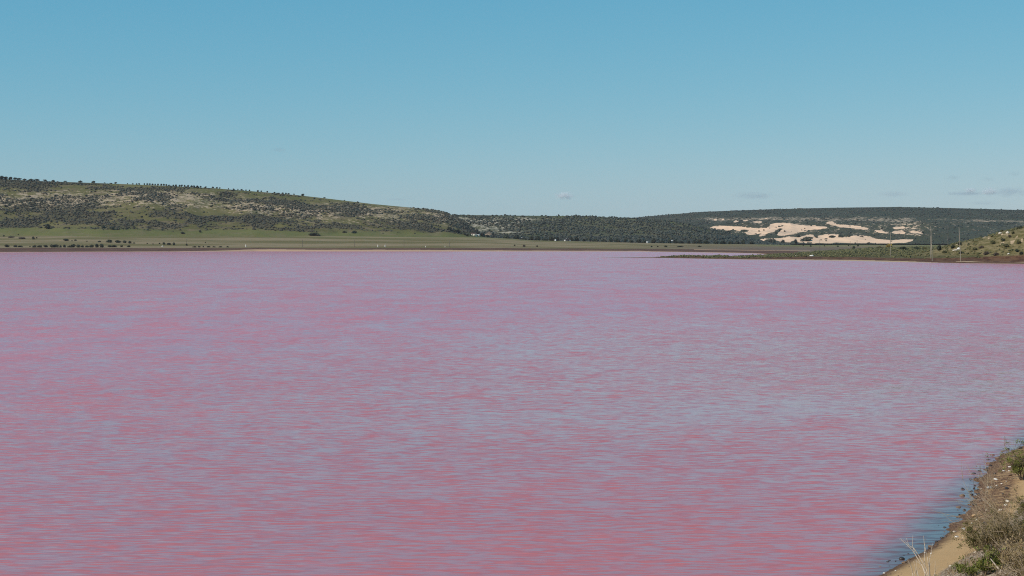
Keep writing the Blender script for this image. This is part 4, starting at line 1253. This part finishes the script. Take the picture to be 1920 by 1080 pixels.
def bush(name, px, py, r, h, label, leaf, seed, nleaf=3000, twig='twig_brown', stems=16, size=.05, lean=(0, 0), up=.6, bare=.25, lobes=9, cat='shrub'):
    """near shrub: forked stems carrying leaf clumps"""
    rs = np.random.RandomState(seed)
    p, D = bank_hit(px, py)
    root = empty(name, (p.x, p.y, p.z - .04))
    segs, tips = [], []
    for i in range(stems):
        a = rs.rand() * 6.283; t = .35 + .9 * rs.rand()
        d = np.array([math.cos(a) * t + lean[0], math.sin(a) * t + lean[1], 1.0 * h / r * .8])
        d /= np.linalg.norm(d)
        grow(segs, np.array([rs.randn() * .08 * r, rs.randn() * .08 * r, 0]), d, h * (.6 + .35 * rs.rand()), .016, 2, rs, .4, .04, (2, 4), .6, tips)
    obj('stems', tube_mesh('stems', segs, 3), M[twig], root)
    T = np.array([t[0] for t in tips]); 
    T = T[rs.permutation(len(T))[:max(6, int(len(T) * (1 - bare)))]]
    C = T[rs.randint(0, len(T), nleaf)] + rs.randn(nleaf, 3) * np.array([.085, .085, .07]) * (r / .8)
    # add rounded body lobes so the bush has mass
    lc = []
    for i in range(lobes):
        a = rs.rand() * 6.283; q_ = .62 * r * math.sqrt(rs.rand())
        lc.append((math.cos(a) * q_ + lean[0] * h * .4, math.sin(a) * q_, h * (.35 + .35 * rs.rand()), r * (.26 + .16 * rs.rand()), rs.rand()))
    m = nleaf
    w_ = rs.randint(0, lobes, m); lc = np.array(lc)
    dd = rs.randn(m, 3); dd /= np.linalg.norm(dd, axis=1)[:, None]
    C2 = lc[w_, :3] + dd * (lc[w_, 3] * (.55 + .5 * rs.rand(m)))[:, None]
    C = np.concatenate([C, C2]); 
    tint = np.concatenate([.3 + .6 * rs.rand(nleaf), lc[w_, 4] * .5 + .5 * rs.rand(m)])
    k = C[:, 2] > .02
    obj('foliage', leaves_mesh('foliage', C[k], size, rs, tint[k], up), M[leaf], root)
    tag(root, label, cat)
    return root

bush('saltbush', 1834, 1034, .50, .95, 'olive green saltbush at the left end of the thicket beside the sand', 'leaf_olive', 41, 2600, size=.055)
bush('saltbush', 1862, 1041, .62, 1.15, 'grey twiggy saltbush in the middle of the thicket beside the sand', 'leaf_grey', 42, 3000, 'twig_grey', 26, size=.05, bare=.4)
bush('saltbush', 1893, 1042, .70, 1.30, 'tall grey saltbush at the right of the thicket beside the sand', 'leaf_grey', 43, 3200, 'twig_grey', 26, size=.05, bare=.4)
bush('saltbush', 1922, 1012, .55, .95, 'olive saltbush cut by the right edge behind the thicket', 'leaf_olive', 44, 2200, size=.055)
bush('saltbush', 1862, 1012, .5, .75, 'low olive saltbush rising behind the grey thicket', 'leaf_olive', 52, 1800, size=.055)
bush('green_bush', 1916, 900, .62, 1.35, 'bright green bush at the right edge above the drift line', 'leaf_green', 45, 2600, size=.07, up=.9)
bush('green_bush', 1921, 962, .35, .62, 'small dark green bush at the right edge under the bare branches', 'leaf_olive', 46, 1300, size=.06)
bush('leafy_plant', 1848, 1079, .36, .62, 'yellow green leafy plant at the bottom edge below the thicket', 'leaf_green', 47, 900, size=.085, up=1.0, stems=12)
bush('leafy_plant', 1872, 1066, .28, .50, 'upright green leafy plant at the foot of the grey thicket', 'leaf_green', 48, 700, size=.085, up=1.0, stems=10)
bush('leafy_plant', 1797, 1074, .20, .30, 'small leafy plant alone on the gravel', 'leaf_green', 49, 320, size=.075, up=1.0, stems=7, lobes=4)
bush('leafy_plant', 1818, 1083, .24, .36, 'small leafy plant on the gravel at the bottom edge', 'leaf_green', 50, 420, size=.075, up=1.0, stems=8, lobes=5)
bush('dry_bush', 1906, 1066, .55, .62, 'straw brown dry bush in the bottom right corner', 'grass_dry', 51, 2200, 'twig_grey', 30, .07, up=.8)
bush('dry_bush', 1930, 1088, .6, .8, 'dry grey bush cut by the bottom right corner', 'leaf_grey', 53, 2000, 'twig_grey', 30, .06, up=.8)

def bare_shrub(name, px, py, label, dirs, L, r, seed, mat='twig_grey', depth=2, bend=.3, up=.0, spread=.45, cat='shrub', base=.12, kids=(2, 4)):
    rs = np.random.RandomState(seed)
    p, D = bank_hit(px, py)
    root = empty(name, (p.x, p.y, p.z - .05))
    for d in dirs:
        segs = []
        d = np.array(d, float); l_ = np.linalg.norm(d)
        grow(segs, np.array([rs.randn() * base, rs.randn() * base, 0]), d / l_, L * l_, r * (.7 + .5 * rs.rand()), depth, rs, bend, up, kids, spread)
        obj('branch', tube_mesh('branch', segs, 4), M[mat], root)
    tag(root, label, cat)
rs = np.random.RandomState(3)
bare_shrub('bare_shrub', 1926, 1015, 'tangle of long bare branches reaching left over the bank from the right edge',
           [(-1.0 - .5 * rs.rand(), .2 * rs.randn(), .55 + .75 * rs.rand()) for _ in range(15)], 1.15, .015, 60, 'twig_grey', 2, .22, .02, .35)
bare_shrub('bare_shrub', 1900, 985, 'brown bare branches rising behind the thicket', [(-.7 - .6 * rs.rand(), .3 * rs.randn(), .5 + .6 * rs.rand()) for _ in range(9)], .95, .012, 61, 'twig_brown', 2, .25, .02, .4)
bare_shrub('bare_shrub', 1862, 917, 'fine grey twiggy shrub standing at the waterline above the dark stones', [(-.9 * rs.rand() - .1, .4 * rs.randn(), .7 + .4 * rs.rand()) for _ in range(12)], .85, .009, 62, 'twig_grey', 2, .25, .03, .4)
bare_shrub('bare_shrub', 1898, 866, 'fine grey twiggy shrub near the upper end of the waterline', [(-.5 * rs.rand() + .05, .4 * rs.randn(), .6 + .4 * rs.rand()) for _ in range(8)], .7, .009, 63, 'twig_grey', 2, .25, .03, .4)
bare_shrub('bare_shrub', 1832, 975, 'sparse thin twigs standing in the water beside the ochre stone', [(-.6 * rs.rand(), .4 * rs.randn(), .6 + .4 * rs.rand()) for _ in range(6)], .55, .007, 64, 'twig_grey', 2, .25, .03, .4)
bare_shrub('bare_shrub', 1900, 1086, 'dark tangle of dead branches in the bottom right corner', [(1.2 * rs.randn(), .5 * rs.randn(), .3 + .5 * rs.rand()) for _ in range(16)], .55, .018, 65, 'twig_brown', 1, .5, -.04, .8)
bare_shrub('dead_log', 1880, 1072, 'thick pale broken branch poking out of the corner tangle', [(-.75, .1, .75)], .55, .045, 66, 'twig_pale', 0, .1, 0, .3, 'branch', .0)
bare_shrub('drift_branch', 1864, 953, 'pale curved bare branch lying across the drift line', [(-.62, .45, .80)], .95, .018, 67, 'twig_pale', 1, .25, 0, .4, 'branch', .0)
# pale dry stalks in front of the water: each stalk its own part
p, D = bank_hit(1738, 1086)
root = empty('dry_stalks', (p.x, p.y, p.z - .05))
rs = np.random.RandomState(12)
def px_off(x, y): return np.array([(x - 1738) * D / F, 0, (1086 - y) * D / F])
for pts in [[(1744, 1088), (1728, 1055), (1712, 1030), (1700, 1018), (1690, 1008)], [(1744, 1088), (1736, 1062), (1722, 1038), (1712, 1024), (1704, 1020), (1699, 1006)], [(1742, 1088), (1741, 1060), (1737, 1040), (1732, 1022), (1729, 1000)],
            [(1745, 1088), (1742, 1065), (1742, 1045), (1745, 1028), (1747.5, 1014)], [(1712, 1090), (1709, 1070), (1704, 1053), (1697, 1044)], [(1722, 1090), (1717, 1068), (1711, 1048)],
            [(1740, 1088), (1731, 1060), (1720, 1042), (1714, 1022), (1716, 1004)], [(1735, 1088), (1736, 1062), (1735, 1036), (1737, 1018)], [(1726, 1090), (1722, 1070), (1722, 1050)], [(1716, 1090), (1714, 1075), (1718, 1062)], [(1746, 1090), (1752, 1070), (1752, 1048)]]:
    segs = []
    yo = rs.randn() * .12
    Q = [px_off(*q_) + np.array([0, yo * (k_ + 1) * .4, 0]) for k_, q_ in enumerate(pts)]
    for k_ in range(len(Q) - 1):
        t0, t1 = k_ / (len(Q) - 1), (k_ + 1) / (len(Q) - 1)
        segs.append((Q[k_], Q[k_ + 1], .016 * (1 - .75 * t0), .016 * (1 - .75 * t1)))
        if k_ > 0:
            dd = (Q[k_ + 1] - Q[k_]); dd = dd / np.linalg.norm(dd) + rs.randn(3) * .35
            grow(segs, Q[k_], dd / np.linalg.norm(dd), .28, .006, 0, rs, .2, .02)
    obj('stalk', tube_mesh('stalk', segs, 4), M['twig_pale'], root)
tag(root, 'clump of tall pale dry stalks in front of the water at the bottom edge', 'plant')

# stake in the shallows
p, D = bank_hit(1884, 826)
o = obj('stake', tube_mesh('stake', [((0, 0, -.4), (.01, 0, .16), .022, .02), ((.01, 0, .16), (-.01, 0, .26), .02, .012)], 6), M['twig_brown'], loc=(p.x, p.y, 0))
tag(o, 'short dark stake standing alone in the shallows off the bank', 'stake')

# dry grass on the gravel bank
n = 7000
s = -16 + 56 * rs.rand(n); q = 2.5 + 5.5 * rs.rand(n)
k = fbm(s * .9, q * .9, 90, 3) > np.where(q < 4, .56, .47)
s, q = s[k], q[k]
C = []
for i in range(len(s)):
    x, y = xy_of(s[i], q[i])
    z = float(bank_z(s[i], q[i]))
    for j in range(5):
        C.append((float(x) + rs.randn() * .05, float(y) + rs.randn() * .05, z - .01))
C = np.array(C)
o = obj('dry_grass', leaves_mesh('dry_grass', C, .2, rs, rs.rand(len(C)), 2.2, .07), M['grass_dry'])
tag(o, 'thin dry grass tufts between the plants on the near bank', 'grass', kind='stuff')

# ------------------------------------------------------------------ clouds
def cloud_mat(name, dens, col, seed):
    k = N(name)
    tc = k.n('ShaderNodeTexCoord')
    v = tc.outputs['Object']
    ln = k.n('ShaderNodeVectorMath', operation='LENGTH'); k.l(v, ln.inputs[0])
    nz = k.noise(k.mapping(v, (1.5, 1.5, 1.1), (seed, seed * 2, 0)), 2.0, 6, .7)
    e = k.math('SUBTRACT', k.math('MULTIPLY_ADD', nz, 2.2, -.35), ln.outputs['Value'])
    d = k.math('MULTIPLY', k.ss(e, 0.0, .55), dens)
    pv = k.n('ShaderNodeVolumePrincipled')
    pv.inputs['Color'].default_value = (*col, 1)  # grey wisps have cloud shade put into this colour; puffs stay white
    pv.inputs['Anisotropy'].default_value = .0
    k.l(d, pv.inputs['Density'])
    k.l(pv.outputs[0], k.out.inputs['Volume'])
    return k.m
CLD = 14000.
cv = ICO3
for i, (a, b, wpx, hpx, dens, colr, lb) in enumerate([
    (523, 281, 34, 11, .0026, (.55, .62, .70), 'small grey wisp of cloud high above the left hill'), (1058, 367, 40, 15, .022, (1, 1, 1), 'small white puff of cloud above the middle hill'),
    (1415, 367, 92, 15, .0020, (.62, .68, .75), 'long thin grey cloud above the left end of the far right hill'), (1675, 364, 70, 12, .0022, (.7, .74, .8), 'faint grey cloud above the middle of the far right hill'),
    (1787, 333, 32, 11, .0026, (.5, .58, .66), 'small dark wisp above the pair of white puffs'), (1853, 336, 28, 10, .0020, (.5, .58, .66), 'small dark wisp between two others near the right edge'),
    (1902, 326, 26, 10, .0026, (.5, .58, .66), 'dark wisp nearest the right edge'), (1820, 357, 26, 12, .026, (1, 1, 1), 'left white puff of the pair above the far right hill'),
    (1855, 359, 34, 16, .022, (1, 1, 1), 'right white puff of the pair above the far right hill'), (1812, 363, 90, 9, .0030, (.62, .68, .76), 'flat grey base streak under the left white puff'),
    (1895, 360, 80, 20, .0024, (.6, .66, .76), 'broad grey cloud right of the white puffs at the frame edge'), (1840, 381, 60, 10, .0014, (.6, .66, .76), 'very faint streak low over the far right hill'),
    (1520, 375, 20, 5, .0016, (.6, .66, .75), 'tiny faint streak low over the far right hill'), (745, 374, 56, 5, .0014, (.6, .66, .75), 'thin faint streak above the right slope of the left hill')]):
    me = np_mesh('cloud', cv[0], cv[1], True)
    o = obj('cloud', me, cloud_mat('cloud_vapour', dens, colr, i * 3.7 + 1))
    D = CLD + i * 60
    o.location = ((a - 960) / F * D, D, Z_of(b, D))
    o.scale = (wpx / 2 * 1.35 * D / F, wpx / 2 * 1.0 * D / F, hpx / 2 * 1.35 * D / F)
    tag(o, lb, 'cloud')

# ------------------------------------------------------------------ haze
V, Fc = box_np(-4700, 4700, -200, 6800, -4.4, 185)
hz = obj('haze', np_mesh('haze', V, Fc))
k = N('coastal_haze')
pv = k.n('ShaderNodeVolumePrincipled')
pv.inputs['Color'].default_value = (.80, .90, 1.0, 1)
pv.inputs['Density'].default_value = HAZE
pv.inputs['Anisotropy'].default_value = .0
k.l(pv.outputs[0], k.out.inputs['Volume'])
hz.data.materials.append(k.m)
tag(hz, 'thin blue coastal haze over the lake and hills', 'haze', kind='stuff')
